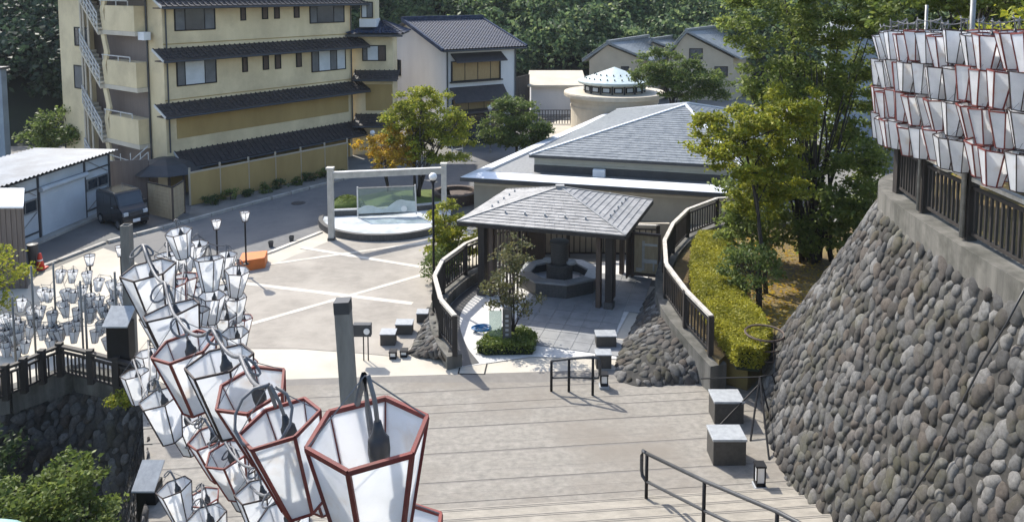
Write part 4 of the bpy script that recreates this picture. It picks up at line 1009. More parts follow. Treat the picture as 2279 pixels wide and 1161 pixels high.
# ground level brown wall beside the shed, with rails
gw = thing('brown_service_wall', 'dark brown service wall with white handrail behind the parked van', 'wall', at(270, 430))
p0, p1 = at(246, 452), at(334, 446); beam('panel', p0 + up * .9, p1 + up * .9, .1, 1.8, 'brownclad', gw)
for z in (1.85, 2.1): MB().tube([p0 + up * z, p0.lerp(p1, .55) + up * (z - .35), p1 + up * (z + .25)], .025, 6).build('rail', M['whiterail'], gw)
for k in (0, .3, .55, .8, 1): q = p0.lerp(p1, k); MB().tube([q + up * 1.75, q + up * 2.1], .02, 6).build('rail_post', M['whiterail'], gw)
# ---- annex to the right of the hotel
AY = 42.6
an = thing('hotel_annex', 'narrow yellow annex with hipped blue tile roof between hotel and white house', 'annex', Vector((-7.4, AY, 0)))
ax = lambda u: aty(u, 100, AY).x; az = lambda v: aty(850, v, AY).z
MB().box(ax(780), ax(874), AY, AY + 1.6, -.5, az(76)).build('wall', M['yellow'], an)
I4 = Matrix.Identity(4)
window(an, I4, ax(806), ax(859), az(136), az(101), AY, [(.2, 'greyblind'), (.5, 'blind'), (.3, 'brownwood')])
MB().box(ax(806), ax(838), AY - .35, AY + 1, az(58), az(-20)).build('top_bay', M['yellow'], an)
window(an, I4, ax(808), ax(834), az(40), az(4), AY - .35, [(.5, 'blind'), (.5, 'greyblind')])
MB().box(ax(804), ax(840), AY - .42, AY + 1, az(60), az(42)).build('bay_sill', M['whitewall'], an)
EA = Matrix.Translation((0, AY - .8, 0))
eave(az(176), ax(790), ax(888), 0, .82, .42, parent=an, M4=EA, verge=False)
eave(az(276), ax(790), ax(880), -.2, .82, .5, parent=an, M4=EA, verge=False)
MB().box(ax(812), ax(872), AY - .03, AY - .004, az(246), az(188)).build('ochre_panel', M['yellow2'], an)
rz = az(76)
def tiled(name, a, b, c, d, parent, mat, pitch=.24, rows=14, amp=.035):
    """pan-tile face: eave a-b, top d-c; waves along the eave, steps up the slope"""
    nx = max(2, int((b - a).length / pitch)) * 4; V = []; F = []
    n = (b - a).cross(d - a).normalized()
    if n.z < 0: n = -n
    ny = rows * 2
    for j in range(ny + 1):
        k = (j // 2 + (j % 2)) / rows if j < ny else 1; k = min(1, ((j + 1) // 2) / rows); lift = .0 if j % 2 else .03
        for i in range(nx + 1):
            p = a.lerp(b, i / nx).lerp(d.lerp(c, i / nx), k); w = amp * (1 + math.cos(i / 4 * 2 * math.pi)); V.append(p + n * (.04 + w + lift))
    for j in range(ny):
        for i in range(nx): q = j * (nx + 1) + i; F.append((q, q + 1, q + nx + 2, q + nx + 1))
    m = MB(); m._a(V, F); o = m.build(name, M[mat], parent, smooth=False); tag(o, kind='stuff'); return o
q = [Vector((ax(775), AY - .7, rz)), Vector((ax(900), AY - .7, rz)), Vector((ax(900), AY + 2.6, rz)), Vector((ax(775), AY + 2.6, rz))]; ridge = [Vector((ax(845), AY + 1.0, rz + .62)), Vector((ax(845), AY + 1.3, rz + .62))]
m = MB()._a(q + ridge, [(0, 1, 4), (1, 2, 5, 4), (2, 3, 5), (3, 0, 4, 5), (3, 2, 1, 0)]); ar = m.build('roof', M['dkgrey'], an)
tiled('pan_tiles', q[0], q[1], ridge[0], ridge[0], ar, 'bluetile', rows=7); tiled('pan_tiles', q[1], q[2], ridge[1], ridge[0], ar, 'bluetile', rows=7)
beam('fascia', q[0] - up * .06, q[1] - up * .06, .05, .12, 'dkgrey', ar)
# ---- white house with blue tiles
P0 = at(987, 114, 5.6); we = Vector((.84, .54, 0)).normalized(); wf = Vector((-we.y, we.x, 0))
wh = thing('white_house', 'white plastered house with glazed blue tile roof and reed blinds', 'house', Vector((P0.x, P0.y, 0)))
WL, WD, rise = 5.55, 5.2, 1.5
Mw = Matrix(((we.x, wf.x, 0, P0.x), (we.y, wf.y, 0, P0.y), (0, 0, 1, 0), (0, 0, 0, 1)))
ez = 5.6
wm = MB(Mw); wm.slabpoly([(.45, .55, -.5), (.45, 2 * WD - .5, -.5), (.45, 2 * WD - .5, ez + .1), (.45, WD, ez + rise - .05), (.45, .55, ez + .1)], (WL - .85, 0, 0)); wm.build('wall', M['whitewall'], wh)
W = lambda x, y, z: Mw @ Vector((x, y, z))
rm = MB(Mw); rm.slabpoly([(0, 0, ez), (0, WD, ez + rise), (0, 2 * WD, ez), (0, 2 * WD, ez - .08), (0, WD, ez + rise - .1), (0, 0, ez - .08)], (WL, 0, 0)); wr = rm.build('roof', M['dkgrey'], wh)
tiled('pan_tiles', W(0, 0, ez), W(WL, 0, ez), W(WL, WD, ez + rise), W(0, WD, ez + rise), wr, 'bluetile', .2, 22, .035)
MB(Mw).bar((-.1, WD, ez + rise + .14), (WL + .05, WD, ez + rise + .14), .3, .28).build('ridge', M['bluetile'], wr)
MB(Mw).bar((-.04, 0, ez + .05), (-.04, WD, ez + rise + .06), .14, .2).build('verge_tiles', M['bluetile'], wr); MB(Mw).bar((WL + .02, 0, ez + .05), (WL + .02, WD, ez + rise + .06), .14, .2).build('verge_tiles', M['bluetile'], wr)
MB(Mw).tube([(0, -.05, ez - .03), (WL, -.05, ez - .03)], .05, 6).build('gutter', M['dkgrey'], wr)
FYw = .55
def wx(u, v): p = Mw.inverted() @ onpl(u, v, Mw @ Vector((0, FYw, 0)), wf); return p.x, p.z
def aw(uv0, uv1, nm):
    x0, z1 = wx(*uv0); x1, z0 = wx(*uv1); a_ = MB(Mw); a_.hexa([(x0, FYw - .75, z0), (x1, FYw - .75, z0), (x1, FYw, z1), (x0, FYw, z1)], [(x0, FYw - .75, z0 + .06), (x1, FYw - .75, z0 + .06), (x1, FYw, z1 + .06), (x0, FYw, z1 + .06)]); a_.build(nm, M['brownroof'], wh)
aw((1003, 122), (1115, 133), 'awning'); aw((1000, 198), (1120, 218), 'awning')
x0, z1 = wx(1003, 137); x1, z0 = wx(1112, 175); window(wh, Mw, x0, x1, z0, z1, FYw - .02, [(1, 'woodblind'), (1, 'woodblind'), (1, 'woodblind'), (.7, 'woodblind')], th=.12)
MB(Mw).bar((x0 - .1, FYw - .14, z0 - .03), (x1 + .1, FYw - .14, z0 - .03), .2, .07).build('window_ledge', M['wood'], wh)
x0, z1 = wx(1005, 222); x1, z0 = wx(1112, 250); window(wh, Mw, x0, x1, z0, z1, FYw - .02, [(1, 'woodblind'), (1, 'woodblind'), (1, 'woodblind')], th=.1)
x0, z1 = wx(1000, 252); x1, z0 = wx(1118, 345); MB(Mw).box(x0, x1, FYw - .03, FYw - .002, z0, z1).build('shop_front', M['brownwood'], wh)
MB(Mw).box(x0 - .1, x1 + .1, FYw - 1.0, FYw, z1 + .0, z1 + .12).build('shop_canopy', M['brownroof'], wh)
for k in range(5): xx = x0 + (x1 - x0) * (k + .5) / 5; MB(Mw).box(xx - .35, xx + .35, FYw - .05, FYw - .031, z0 + .05, z1 - .2).build('shop_door', M['glass'], wh)
for xx in (.5, WL - .45): MB(Mw).tube([(xx, FYw - .06, -.2), (xx, FYw - .06, ez)], .045, 6).build('drain_pipe', M['dkgrey'], wh)
yy_, zz_ = 4.6, 0
p = Mw.inverted() @ onpl(885, 150, Mw @ Vector((.45, 0, 0)), we); MB(Mw).box(.36, .449, p.y - .5, p.y + .5, p.z - .5, p.z + .5).build('shutter_box', M['black'], wh)
# dark side lane wall right of it
sl = thing('dark_board_wall', 'dark boarded side wall between white house and white store', 'wall', at(1155, 262))
a_, b_ = at(1148, 268), at(1178, 258); 
for k in range(6): q0, q1 = a_.lerp(b_, k / 6), a_.lerp(b_, (k + 1) / 6 - .01); beam('board', q0 + up * 1.5, q1 + up * 1.5, .06, 3.0, 'wood', sl)
# ---- white store with cream roof
KY = 56.; kx = lambda u: aty(u, 200, KY).x; kz = lambda v: aty(1200, v, KY).z
ks = thing('white_store', 'low white store with cream lean-to roof left of the round building', 'store', Vector((kx(1230), KY, 0)))
MB().box(kx(1182), kx(1300), KY, KY + 4, -.5, kz(190)).build('wall', M['whitewall'], ks)
MB().hexa([(kx(1172), KY - .5, kz(192)), (kx(1305), KY - .5, kz(192)), (kx(1305), KY + 3.2, kz(172)), (kx(1180), KY + 3.2, kz(172))], [(kx(1172), KY - .5, kz(188)), (kx(1305), KY - .5, kz(188)), (kx(1305), KY + 3.2, kz(167)), (kx(1180), KY + 3.2, kz(167))]).build('roof', M['cream'], ks)
bw = at(1225, 270); bwt = thing('store_railing', 'low dark railing before the white store', 'railing', bw)
for k in range(15):
    x = kx(1180) + (kx(1262) - kx(1180)) * k / 14; MB().tube([(x, 52.5, 0), (x, 52.5, .95)], .03, 5).build('post', M['dkgrey'], bwt)
for z in (.3, .6, .93): MB().tube([(kx(1180), 52.5, z), (kx(1265), 52.5, z)], .03, 5).build('rail', M['dkgrey'], bwt)
sheet('far_pavement', px((1160, 300), (1260, 262), (1330, 262), (1330, 290), (1210, 345), (1150, 340)), .008, 'pave')
# ---- round tower
TY = 51.; TX = aty(1367, 205, TY).x; tR = 111 / FPX * TY; tz = lambda v: aty(1367, v, TY).z
tw = thing('round_building', 'round cream building with pale turquoise conical roof and clerestory', 'round building', Vector((TX, TY, 0)))
c = Vector((TX, TY, 0)); k = FPX / TY
MB().lathe([(97 / k, -1), (97 / k, tz(222)), (99 / k, tz(222)), (99 / k, tz(214))], 40, c).build('wall', M['cream'], tw, smooth=False)
MB().lathe([(98 / k, tz(214)), (112 / k, tz(212)), (113 / k, tz(206)), (112 / k, tz(203)), (70 / k, tz(203.5)), (.001, tz(203))], 40, c).build('rim_roof', M['cream'], tw)
for z in (226, 236): MB().lathe([(97.5 / k, tz(z)), (98.6 / k, tz(z)), (98.6 / k, tz(z - 3)), (97.5 / k, tz(z - 3))], 40, c).build('moulding', M['cream'], tw)
MB().lathe([(66 / k, tz(206)), (66 / k, tz(178))], 16, c, ph=.2).build('clerestory', M['cream'], tw)
for i in range(16):
    a0 = .2 + math.pi / 8 * (i + .5); d = Vector((math.cos(a0), math.sin(a0), 0)); s = Vector((-d.y, d.x, 0)); p = c + d * (66 / k * math.cos(math.pi / 16) + .02)
    MB().slabpoly([p - s * .28 + up * tz(200), p + s * .28 + up * tz(200), p + s * .28 + up * tz(188), p - s * .28 + up * tz(188)], d * .05).build('window', M['black'], tw)
    MB().slabpoly([p + d * .05 - s * .2 + up * tz(198), p + d * .05 + s * .2 + up * tz(198), p + d * .05 + s * .2 + up * tz(190), p + d * .05 - s * .2 + up * tz(190)], d * .02).build('window_pane', M['blind'], tw)
    a1 = .2 + math.pi / 8 * i; d = Vector((math.cos(a1), math.sin(a1), 0)); beam('pilaster', c + d * (67 / k) + up * tz(203), c + d * (67 / k) + up * tz(180), .1, .16, 'dkgrey', tw)
mt_ = surf('pale turquoise sheet', (.5, .57, .55), (.42, .485, .47), 2, .4, .05); M['turq'] = mt_
cr = MB().lathe([(80 / k, tz(184)), (82 / k, tz(180)), (81 / k, tz(178)), (40 / k, tz(164)), (12 / k, tz(153.5)), (.001, tz(149))], 32, c).build('cone_roof', M['turq'], tw)
for rr, zz, n in ((66, 172.8, 26), (44, 165, 18)):
    for i in range(n): a0 = 6.283 * i / n; p = c + Vector((math.cos(a0), math.sin(a0), 0)) * rr / k + up * (tz(zz) - .02); beam('snow_guard', p, p + up * .1, .075, .075, 'dkgrey', cr)
# ---- bath hall with slate roof
def hs(x, y, z): kk = 31.5 / 27; return Vector((x * kk, y * kk, 9 + (z - 9) * kk))
A, B, Cc = hs(-1.8, 27, 2.5), hs(8.0, 24.53, 2.5), hs(4.9, 41.2, 2.5); D_ = B + (Cc - A)
hl = thing('bath_hall', 'large beige hall with dark slate hip roof and white metal roof edge', 'bath hall', Vector((A.x, A.y, 0)))
cn = (A + D_) / 2
ins = lambda p, k: p.lerp(Vector((cn.x, cn.y, p.z)), k)
wp = [ins(p, .055) for p in (A, B, D_, Cc)]
MB().prism([p.to_2d()[:] for p in wp], -1.4, A.z - .18).build('wall', M['hall'], hl)
q0, q1 = wp[0], wp[1]; o_ = Vector((0, -.03, 0)); MB().slabpoly([q0 + o_ + up * (-.42), q1 + o_ + up * (-.42), q1 + o_ + up * (-.34), q0 + o_ + up * (-.34)], (0, .026, 0)).build('moulding', M['cream'], hl)
ring = [A, B, D_, Cc]
for i in range(4):
    a_, b_ = ring[i], ring[(i + 1) % 4]; ia, ib = ins(a_, .1), ins(b_, .1)
    MB().hexa([a_ - up * .14, b_ - up * .14, ib - up * .14, ia - up * .14], [a_, b_, ib + up * .07, ia + up * .07]).build('roof_edge', M['whitemetal'], hl)
    beam('fascia', a_ - up * .1, b_ - up * .1, .05, .16, 'dkgrey', hl)
MB().prism([ins(p, .09).to_2d()[:] for p in ring], A.z - .2, A.z - .02).build('flat_roof', M['steel'], hl)
FL, FR, BR, BL, AP = hs(.63, 27.75, 3.1), hs(7.7, 25.9, 3.1), hs(13.5, 33, 3.1), hs(5.2, 38.5, 3.1), hs(6.9, 31, 4.42)
BR = FR + (BL - FL)
AP2 = AP + (BL - FL) * .05
hr = MB(); hr._a([FL, FR, BR, BL, AP, AP2], [(0, 1, 4), (1, 2, 5, 4), (2, 3, 5), (3, 0, 4, 5), (3, 2, 1, 0)]); hro = hr.build('slate_roof', M['dkgrey'], hl)
m = MB(); slate_face(m, FL, FR, AP, AP, 26, .42, lift=.02); slate_face(m, BL, FL, AP, AP2, 26, .5, lift=.02); slate_face(m, FR, BR, AP2, AP, 20, .5, lift=.02); tag(m.build('slates', M['slatedk'], hro), kind='stuff')
for p in (FL, FR): beam('hip_cap', p + up * .04, AP + up * .05, .12, .06, 'whitemetal', hro)
beam('hip_cap', BL + up * .04, AP2 + up * .05, .12, .06, 'whitemetal', hro); beam('hip_cap', BR + up * .04, AP2 + up * .05, .12, .06, 'whitemetal', hro)
for a_, b_ in ((FL, FR), (BL, FL)): beam('eave_board', a_ - up * .04, b_ - up * .04, .06, .1, 'dkgrey', hro)
cl = [p.lerp(Vector((cn.x, cn.y, p.z)), .03) for p in (FL, FR, BR, BL)]
MB().prism([p.to_2d()[:] for p in cl], A.z - .1, FL.z - .06).build('clerestory', M['clere'], hl)
f0, f1 = cl[0], cl[1]; dd = (f1 - f0).normalized(); ff = Vector((dd.y, -dd.x, 0))
for k in range(3):
    z = FL.z - .1 - k * .11; MB().slabpoly([f0 + ff * .02 + Vector((0, 0, z - FL.z)), f1 + ff * .02 + Vector((0, 0, z - FL.z)), f1 + ff * .02 + Vector((0, 0, z - FL.z - .09)), f0 + ff * .02 + Vector((0, 0, z - FL.z - .09))], -ff * .018).build('lap_board', M['clere'], hl)
MB().slabpoly([f0 + ff * .06 + up * (-.78), f1 + ff * .06 + up * (-.78), f1 + ff * .06 + up * (-.42), f0 + ff * .06 + up * (-.42)], -ff * .05).build('dark_band', M['dkgrey'], hl)
for u in (1335, 1637):
    v = 386 if u < 1400 else 406; p = onpl(u, v, f0, ff); w = .26
    MB().slabpoly([p - dd * w + up * .22 + ff * .3, p + dd * w + up * .22 + ff * .3, p + dd * w - up * .22 + ff * .3, p - dd * w - up * .22 + ff * .3], -ff * .24).build('vent_hood', M['whitemetal'], hl, bev=.04)
# ---- tan houses on the slope
def gable_house(name, label, u0, u1, v_eave, v_ridge, u_ridge, depth, y, roofmat, wallmat, vb, win=(), shift=2.0):
    x0, x1 = aty(u0, v_eave, y).x, aty(u1, v_eave, y).x; ze, zr = aty(u0, v_eave, y).z, aty(u_ridge, v_ridge, y).z; xr = aty(u_ridge, v_ridge, y).x; zb = min(-.5, aty(u0, vb, y).z)
    t = thing(name, label, 'house', Vector(((x0 + x1) / 2, y, 0))); s = Vector((shift, depth, 0))
    MB().slabpoly([(x0 + .3, y, zb), (x1 - .3, y, zb), (x1 - .3, y, ze), (xr, y, zr - .12), (x0 + .3, y, ze)], s).build('wall', M[wallmat], t)
    th = Vector((0, -.35, 0))
    m = MB(); m.slabpoly([Vector((x0 - .3, y, ze - .12)) + th, Vector((xr, y, zr)) + th, Vector((x1 + .3, y, ze - .12)) + th, Vector((x1 + .3, y, ze + .02)) + th, Vector((xr, y, zr + .18)) + th, Vector((x0 - .3, y, ze + .02)) + th], s + Vector((0, .7, 0))); r = m.build('roof', M[roofmat], t)
    mm = MB()
    for sgn, xe in ((-1, x0 - .3), (1, x1 + .3)):
        for k in range(int(depth / .45)):
            o_ = s * (k / (depth / .45)); mm.bar(Vector((xe, y, ze + .04)) + o_, Vector((xr, y, zr + .2)) + o_, .06, .05)
    tag(mm.build('roof_ribs', M[roofmat], r), kind='stuff')
    beam('ridge', Vector((xr, y - .35, zr + .2)), Vector((xr, y - .35, zr + .2)) + s, .3, .2, roofmat, r)
    for (a, b, c_, d_) in win: window(t, I4, aty(a, c_, y).x, aty(b, c_, y).x, aty(a, d_, y).z, aty(a, c_, y).z, y, [(1, 'glass'), (1, 'glass')])
    return t
gable_house('tan_house', 'tan gabled house with grey tiled roof behind the round building', 1303, 1440, 134, 98, 1352, 8, 61, 'slatedk', 'tanhouse', 230, [(1382, 1400, 148, 170)], 4.5)
gable_house('tan_house', 'tan gabled house with dark window above the pale parked car', 1480, 1640, 130, 72, 1526, 8, 64, 'slatedk', 'tanhouse', 230, [(1534, 1564, 108, 132), (1590, 1620, 148, 172)], 5)
gable_house('small_gable', 'small low roof wedged between two tan houses', 1440, 1500, 112, 92, 1450, 5, 66, 'slatedk', 'tanhouse', 200, [], 3)
gable_house('blue_grey_house', 'blue grey gabled house behind the tall clump on the right', 1850, 1985, 96, 50, 1922, 7, 40, 'slatedk', 'greyclad', 300, [], 2)
# pale parked car near the tan house
pcx = at(1530, 244); pcx = Vector((aty(1530, 235, 47).x, 47, 0))
# ---- shed
S0, S1 = at(68, 543), at(247, 466); sdv = (S1 - S0).normalized(); snv = Vector((sdv.y, -sdv.x, 0))
shd = thing('white_shed', 'white steel shed with corrugated roof and roller shutter', 'shed', S0)
Ms = Matrix(((sdv.x, -snv.x, 0, S0.x), (sdv.y, -snv.y, 0, S0.y), (0, 0, 1, 0), (0, 0, 0, 1))); SLn = (S1 - S0).length
sh = 2.42
MB(Ms).box(-3.5, SLn, 0, 3.2, -.1, sh - .06).build('wall', M['shedwall'], shd)
def sx(u, v=450): p = Ms.inverted() @ onpl(u, v, S0, snv); return p.x, p.z
for u in (82, 188): pass
xs_ = [sx(30)[0], sx(85)[0], sx(190)[0], SLn]
for x in (-.9, xs_[1], xs_[2], SLn - .03): MB(Ms).box(x - .035, x + .035, -.05, -.003, 0, sh).build('frame_post', M['dkgrey'], shd)
MB(Ms).box(-3.4, SLn, -.045, -.002, sh - .55, sh - .5).build('frame_rail', M['dkgrey'], shd)
so = MB(Ms).box(xs_[1] + .06, xs_[2] - .06, -.06, -.004, .12, 1.75).build('roller_shutter', M['shutter'], shd)
for k in range(17): MB(Ms).box(xs_[1] + .07, xs_[2] - .07, -.068, -.061, .14 + k * .094, .14 + k * .094 + .08).build('slat', M['shutter'], so)
MB(Ms).tube([(xs_[1], -.12, 1.84), (xs_[2], -.12, 1.84)], .1, 10).build('shutter_drum', M['shedwall'], shd)
for a_, b_ in ((xs_[2] + .1, SLn - .12), (-.75, xs_[1] - .1)):
    window(shd, Ms, a_, b_, 1.1, 1.58, -.002, [(1, 'glass'), (1, 'glass')], frame='steel')
    MB(Ms).bar((a_, -.02, .35), (b_, -.02, 1.05), .02, .02).build('brace', M['steel'], shd); MB(Ms).bar((a_, -.02, 2.35), (b_, -.02, 1.65), .02, .02).build('brace', M['steel'], shd)
    MB(Ms).box(a_ - .05, b_ + .05, -.03, -.003, .3, .36).build('frame_rail', M['dkgrey'], shd)
MB(Ms).box(-3.5, SLn, -.35, 0, -.05, .1).build('concrete_apron', M['kerb'], shd)
m = MB(Ms); nx = 160
for i in range(nx):
    pass
V = []; 
for i in range(nx + 1):
    x = -3.6 + (SLn + 3.8) * i / nx; w = .03 * math.sin(i * math.pi / 2); V += [(x, -.3, sh + .06 + w), (x, 3.4, sh + .02 + w)]
m._a(V, [(2 * i, 2 * i + 2, 2 * i + 3, 2 * i + 1) for i in range(nx)]); m.build('corrugated_roof', M['corr'], shd)
MB(Ms).box(-3.55, SLn + .05, -.24, 3.2, sh - .05, sh - .03).build('roof_deck', M['dkgrey'], shd)
# ---- brown box hut at the left edge
h0_, h1_ = at(62, 642), at(64, 595)
bh = thing('brown_hut', 'brown ribbed metal hut with white roof at the road corner', 'hut', at(20, 642))
y0_ = h0_.y; zt_ = aty(55, 462, y0_).z; xr_ = h0_.x
MB().prism([(xr_ - 4.5, y0_), (xr_, y0_), (xr_ * 1.085 - .1, y0_ + 2), (xr_ - 5.5, y0_ + 2)], 0, zt_).build('wall', M['brownclad'], bh)
for k in range(24): MB().box(xr_ - .12 - k * .16, xr_ - .07 - k * .16, y0_ - .02, y0_, .02, zt_ - .02).build('rib', M['brownclad'], bh)
MB().prism([(xr_ - 4.6, y0_ - .1), (xr_ + .06, y0_ - .1), (xr_ * 1.085 - .02, y0_ + 2.1), (xr_ - 5.6, y0_ + 2.1)], zt_, zt_ + .06).build('roof', M['whitemetal'], bh)
gl = thing('grey_building', 'grey clad building wall behind the shed at the forest edge', 'building', aty(0, 340, 36))
p = aty(4, 200, 36); MB().box(p.x - 5, p.x, 36, 36.4, 0, aty(0, 155, 36).z).build('wall', M['greyclad'], gl); MB().box(p.x - 5.1, p.x + .1, 35.9, 36.5, aty(0, 155, 36).z, aty(0, 150, 36).z).build('roof', M['dkgrey'], gl)
# ================================================================== VEHICLES AND STREET THINGS
def van(name, label, cat, pos, fwd, Lv, Wv, Hv, paint, prof=None, group=None):
    f = Vector((fwd[0], fwd[1], 0)).normalized(); r = Vector((f.y, -f.x, 0))       # right hand of the vehicle
    t = thing(name, label, cat, pos)
    Mv = Matrix(((f.x, -r.x, 0, pos[0]), (f.y, -r.y, 0, pos[1]), (0, 0, 1, 0), (0, 0, 0, 1)))
    prof = prof or [(0, .14), (0, .86), (.03, .97), (.69, 1.0), (.735, .96), (.86, .62), (.97, .53), (1, .4), (1, .14)]
    P = [(x * Lv, z * Hv) for x, z in prof]
    MB(Mv).slabpoly([(x, -Wv / 2, z) for x, z in P], (0, Wv, 0)).build('body', M[paint], t, bev=.045)
    for s in (-1, 1):
        y = s * (Wv / 2 + .004)
        for a, b in ((.05, .3), (.33, .56)):
            MB(Mv).slabpoly([(a * Lv, y, .63 * Hv), (b * Lv, y, .63 * Hv), (b * Lv, y, .9 * Hv), (a * Lv, y, .9 * Hv)], (0, -s * .012, 0)).build('side_window', M['glass'], t)
        MB(Mv).slabpoly([(.59 * Lv, y, .63 * Hv), (.82 * Lv, y, .63 * Hv), (.72 * Lv, y, .9 * Hv), (.59 * Lv, y, .9 * Hv)], (0, -s * .012, 0)).build('side_window', M['glass'], t)
        d = MB(Mv).box(.575 * Lv, .578 * Lv, min(y, y - s * .01), max(y, y - s * .01), .2 * Hv, .9 * Hv).build('door_seam', M['black'], t)
        MB(Mv).box(.6 * Lv, .66 * Lv, min(y, y + s * .015), max(y, y + s * .015), .56 * Hv, .585 * Hv).build('door_handle', M['chrome'], t)
        MB(Mv).box(.79 * Lv, .83 * Lv, min(s * Wv / 2, s * (Wv / 2 + .13)), max(s * Wv / 2, s * (Wv / 2 + .13)), .6 * Hv, .7 * Hv).build('mirror', M[paint], t, bev=.01)
        MB(Mv).box(Lv - .06, Lv + .012, min(s * .28 * Wv, s * .45 * Wv), max(s * .28 * Wv, s * .45 * Wv), .4 * Hv, .5 * Hv).build('headlight', M['headlight'], t, bev=.01)
        MB(Mv).tube([(.06 * Lv, s * (Wv / 2 - .05), Hv + .004), (.68 * Lv, s * (Wv / 2 - .05), Hv + .004)], .014, 5).build('roof_rail', M['chrome'], t)
        for xw in (.17, .82):
            w = MB(Mv).tube([(xw * Lv, s * (Wv / 2 - .12), .155 * Hv), (xw * Lv, s * (Wv / 2 + .012), .155 * Hv)], .155 * Hv, 18).build('wheel', M['rubber'], t)
            MB(Mv).tube([(xw * Lv, s * (Wv / 2 + .0), .155 * Hv), (xw * Lv, s * (Wv / 2 + .018), .155 * Hv)], .1 * Hv, 14).build('rim', M['chrome'], w)
    ws = MB(Mv); nrm = Vector((.34 * Hv, 0, .125 * Lv)).normalized() * .008
    ws.slabpoly([Vector((.745 * Lv, -Wv * .43, .935 * Hv)) + nrm, Vector((.745 * Lv, Wv * .43, .935 * Hv)) + nrm, Vector((.852 * Lv, Wv * .45, .645 * Hv)) + nrm, Vector((.852 * Lv, -Wv * .45, .645 * Hv)) + nrm], -nrm * .9); ws.build('windscreen', M['glass'], t)
    MB(Mv).box(Lv - .03, Lv + .02, -Wv * .24, Wv * .24, .38 * Hv, .48 * Hv).build('grille', M['dkgrey'], t)
    MB(Mv).box(Lv - .05, Lv + .03, -Wv * .47, Wv * .47, .16 * Hv, .3 * Hv).build('bumper', M[paint], t, bev=.02)
    MB(Mv).box(Lv + .03, Lv + .036, -.14, .14, .2 * Hv, .29 * Hv).build('number_plate', M['whitemetal'], t)
    return t
vp = at(223, 493); van('parked_van', 'black boxy van parked nose out between white shed and boarded screen', 'van', (vp.x + .2, vp.y + .35, .006), (.80, -.60), 2.05, 1.02, 1.36, 'blackgloss')
cp_ = aty(1538, 243, 46.5); van('parked_car', 'pale car parked below the tan houses near the round building', 'car', (cp_.x, 46.5, 0), (.6, -.8), 2.6, 1.2, .98, 'whitemetal', [(0, .2), (0, .62), (.05, .7), (.2, .97), (.52, 1), (.6, .97), (.74, .64), (.97, .55), (1, .4), (1, .2)])
c_ = at(90, 598); tc = thing('traffic_cone', 'red traffic cone at the road corner', 'traffic cone', c_)
MB().box(c_.x - .17, c_.x + .17, c_.y - .17, c_.y + .17, 0, .04).build('base', M['conered'], tc); MB().lathe([(.13, .04), (.05, .5), (.03, .52), (0, .52)], 14, c_).build('cone', M['conered'], tc, smooth=True)
MB().lathe([(.098, .21), (.083, .32)], 14, c_ + Vector((0, 0, .0))).build('white_band', M['whitemetal'], tc)
b_ = at(72, 606); bp = thing('black_bin', 'dark bin beside the brown hut', 'bin', b_); MB().lathe([(.13, 0), (.16, .75), (.17, .76), (.17, .8), (0, .83)], 14, b_ + Vector((-.2, .4, 0))).build('bin_body', M['dkgrey'], bp)
# ochre plinth with lantern posts
o0 = at(526, 604); op = thing('orange_plinth', 'orange box plinth carrying a lantern post', 'plinth', at(560, 600))
pl = [at(530, 607), at(590, 597), at(596, 580), at(540, 586)]
MB().prism([p.to_2d()[:] for p in pl], .0, .36).build('plinth_body', M['orange'], op, bev=.015)

# ------------------------------------------------------------------ lanterns
ORD = 'first second third fourth fifth sixth seventh eighth ninth tenth eleventh twelfth thirteenth fourteenth fifteenth sixteenth seventeenth eighteenth nineteenth twentieth twenty-first twenty-second twenty-third twenty-fourth twenty-fifth twenty-sixth twenty-seventh twenty-eighth twenty-ninth thirtieth thirty-first thirty-second thirty-third thirty-fourth'.split()
RT, RB, LH = .19, .1, .42
def make_lantern(frame):
    root = bpy.data.objects.new('paper_lantern', None); C.objects.link(root); ORG[root.name] = Vector((0, 0, 0)); root.empty_display_size = .1
    hx = lambda r, z: [Vector((r * math.cos(k * math.pi / 3), r * math.sin(k * math.pi / 3), z)) for k in range(6)]
    T, B = hx(RT, 0), hx(RB, -LH); m = MB(); w_ = 1 if frame == 'lredframe' else .72
    for k in range(6):
        k2 = (k + 1) % 6; m.bar(T[k], T[k2], .013 * w_, .016 * w_); m.bar(B[k], B[k2], .011 * w_, .012 * w_); m.bar(T[k], B[k], .014 * w_, .012 * w_, up=tuple(T[k].normalized()))
    m.build('frame', M[frame], root)
    for k in range(6):
        k2 = (k + 1) % 6; q = [T[k], T[k2], B[k2], B[k]]; n = (T[k2] - T[k]).cross(B[k] - T[k]).normalized() * .0015
        MB().slabpoly([p * .985 - n for p in q], n * 2).build('panel', M['paper'], root)
    MB().prism([p.to_2d()[:] for p in hx(RB * .95, 0)], -LH + .004, -LH + .01).build('bottom_plate', M[frame], root)
    MB().lathe([(.012, .03), (.018, .0), (.026, -.02), (.034, -.03), (.036, -.07), (.032, -.1), (.0, -.1)], 12, (.03, 0, 0)).build('lamp_socket', M['darkcable'], root, smooth=True)
    MB().tube([(.03, 0, .02), (.026, .0, .1), (.01, 0, .19)], .008, 6).build('flex', M['cable'], root, smooth=True)
    w = MB()
    for k in (0, 3): w.tube([T[k], (0, 0, .19)], .0025, 4)
    w.build('hanging_wire', M['cable'], root)
    return root
protos = {'lredframe': make_lantern('lredframe'), 'ldarkframe': make_lantern('ldarkframe')}
used = {}
def lantern(pos, tilt, spin, scale, frame, label, group, cat='lantern'):
    o = protos[frame] if frame not in used else tree_copy(protos[frame]); used[frame] = 1
    o.location = pos; o.rotation_euler = (tilt[0], tilt[1], spin); o.scale = (scale,) * 3
    tag(o, label, cat, group); return o
def hang(P, tilt):
    return Vector(P) + Euler((tilt[0], tilt[1], 0)).to_matrix() @ Vector((0, 0, .19))
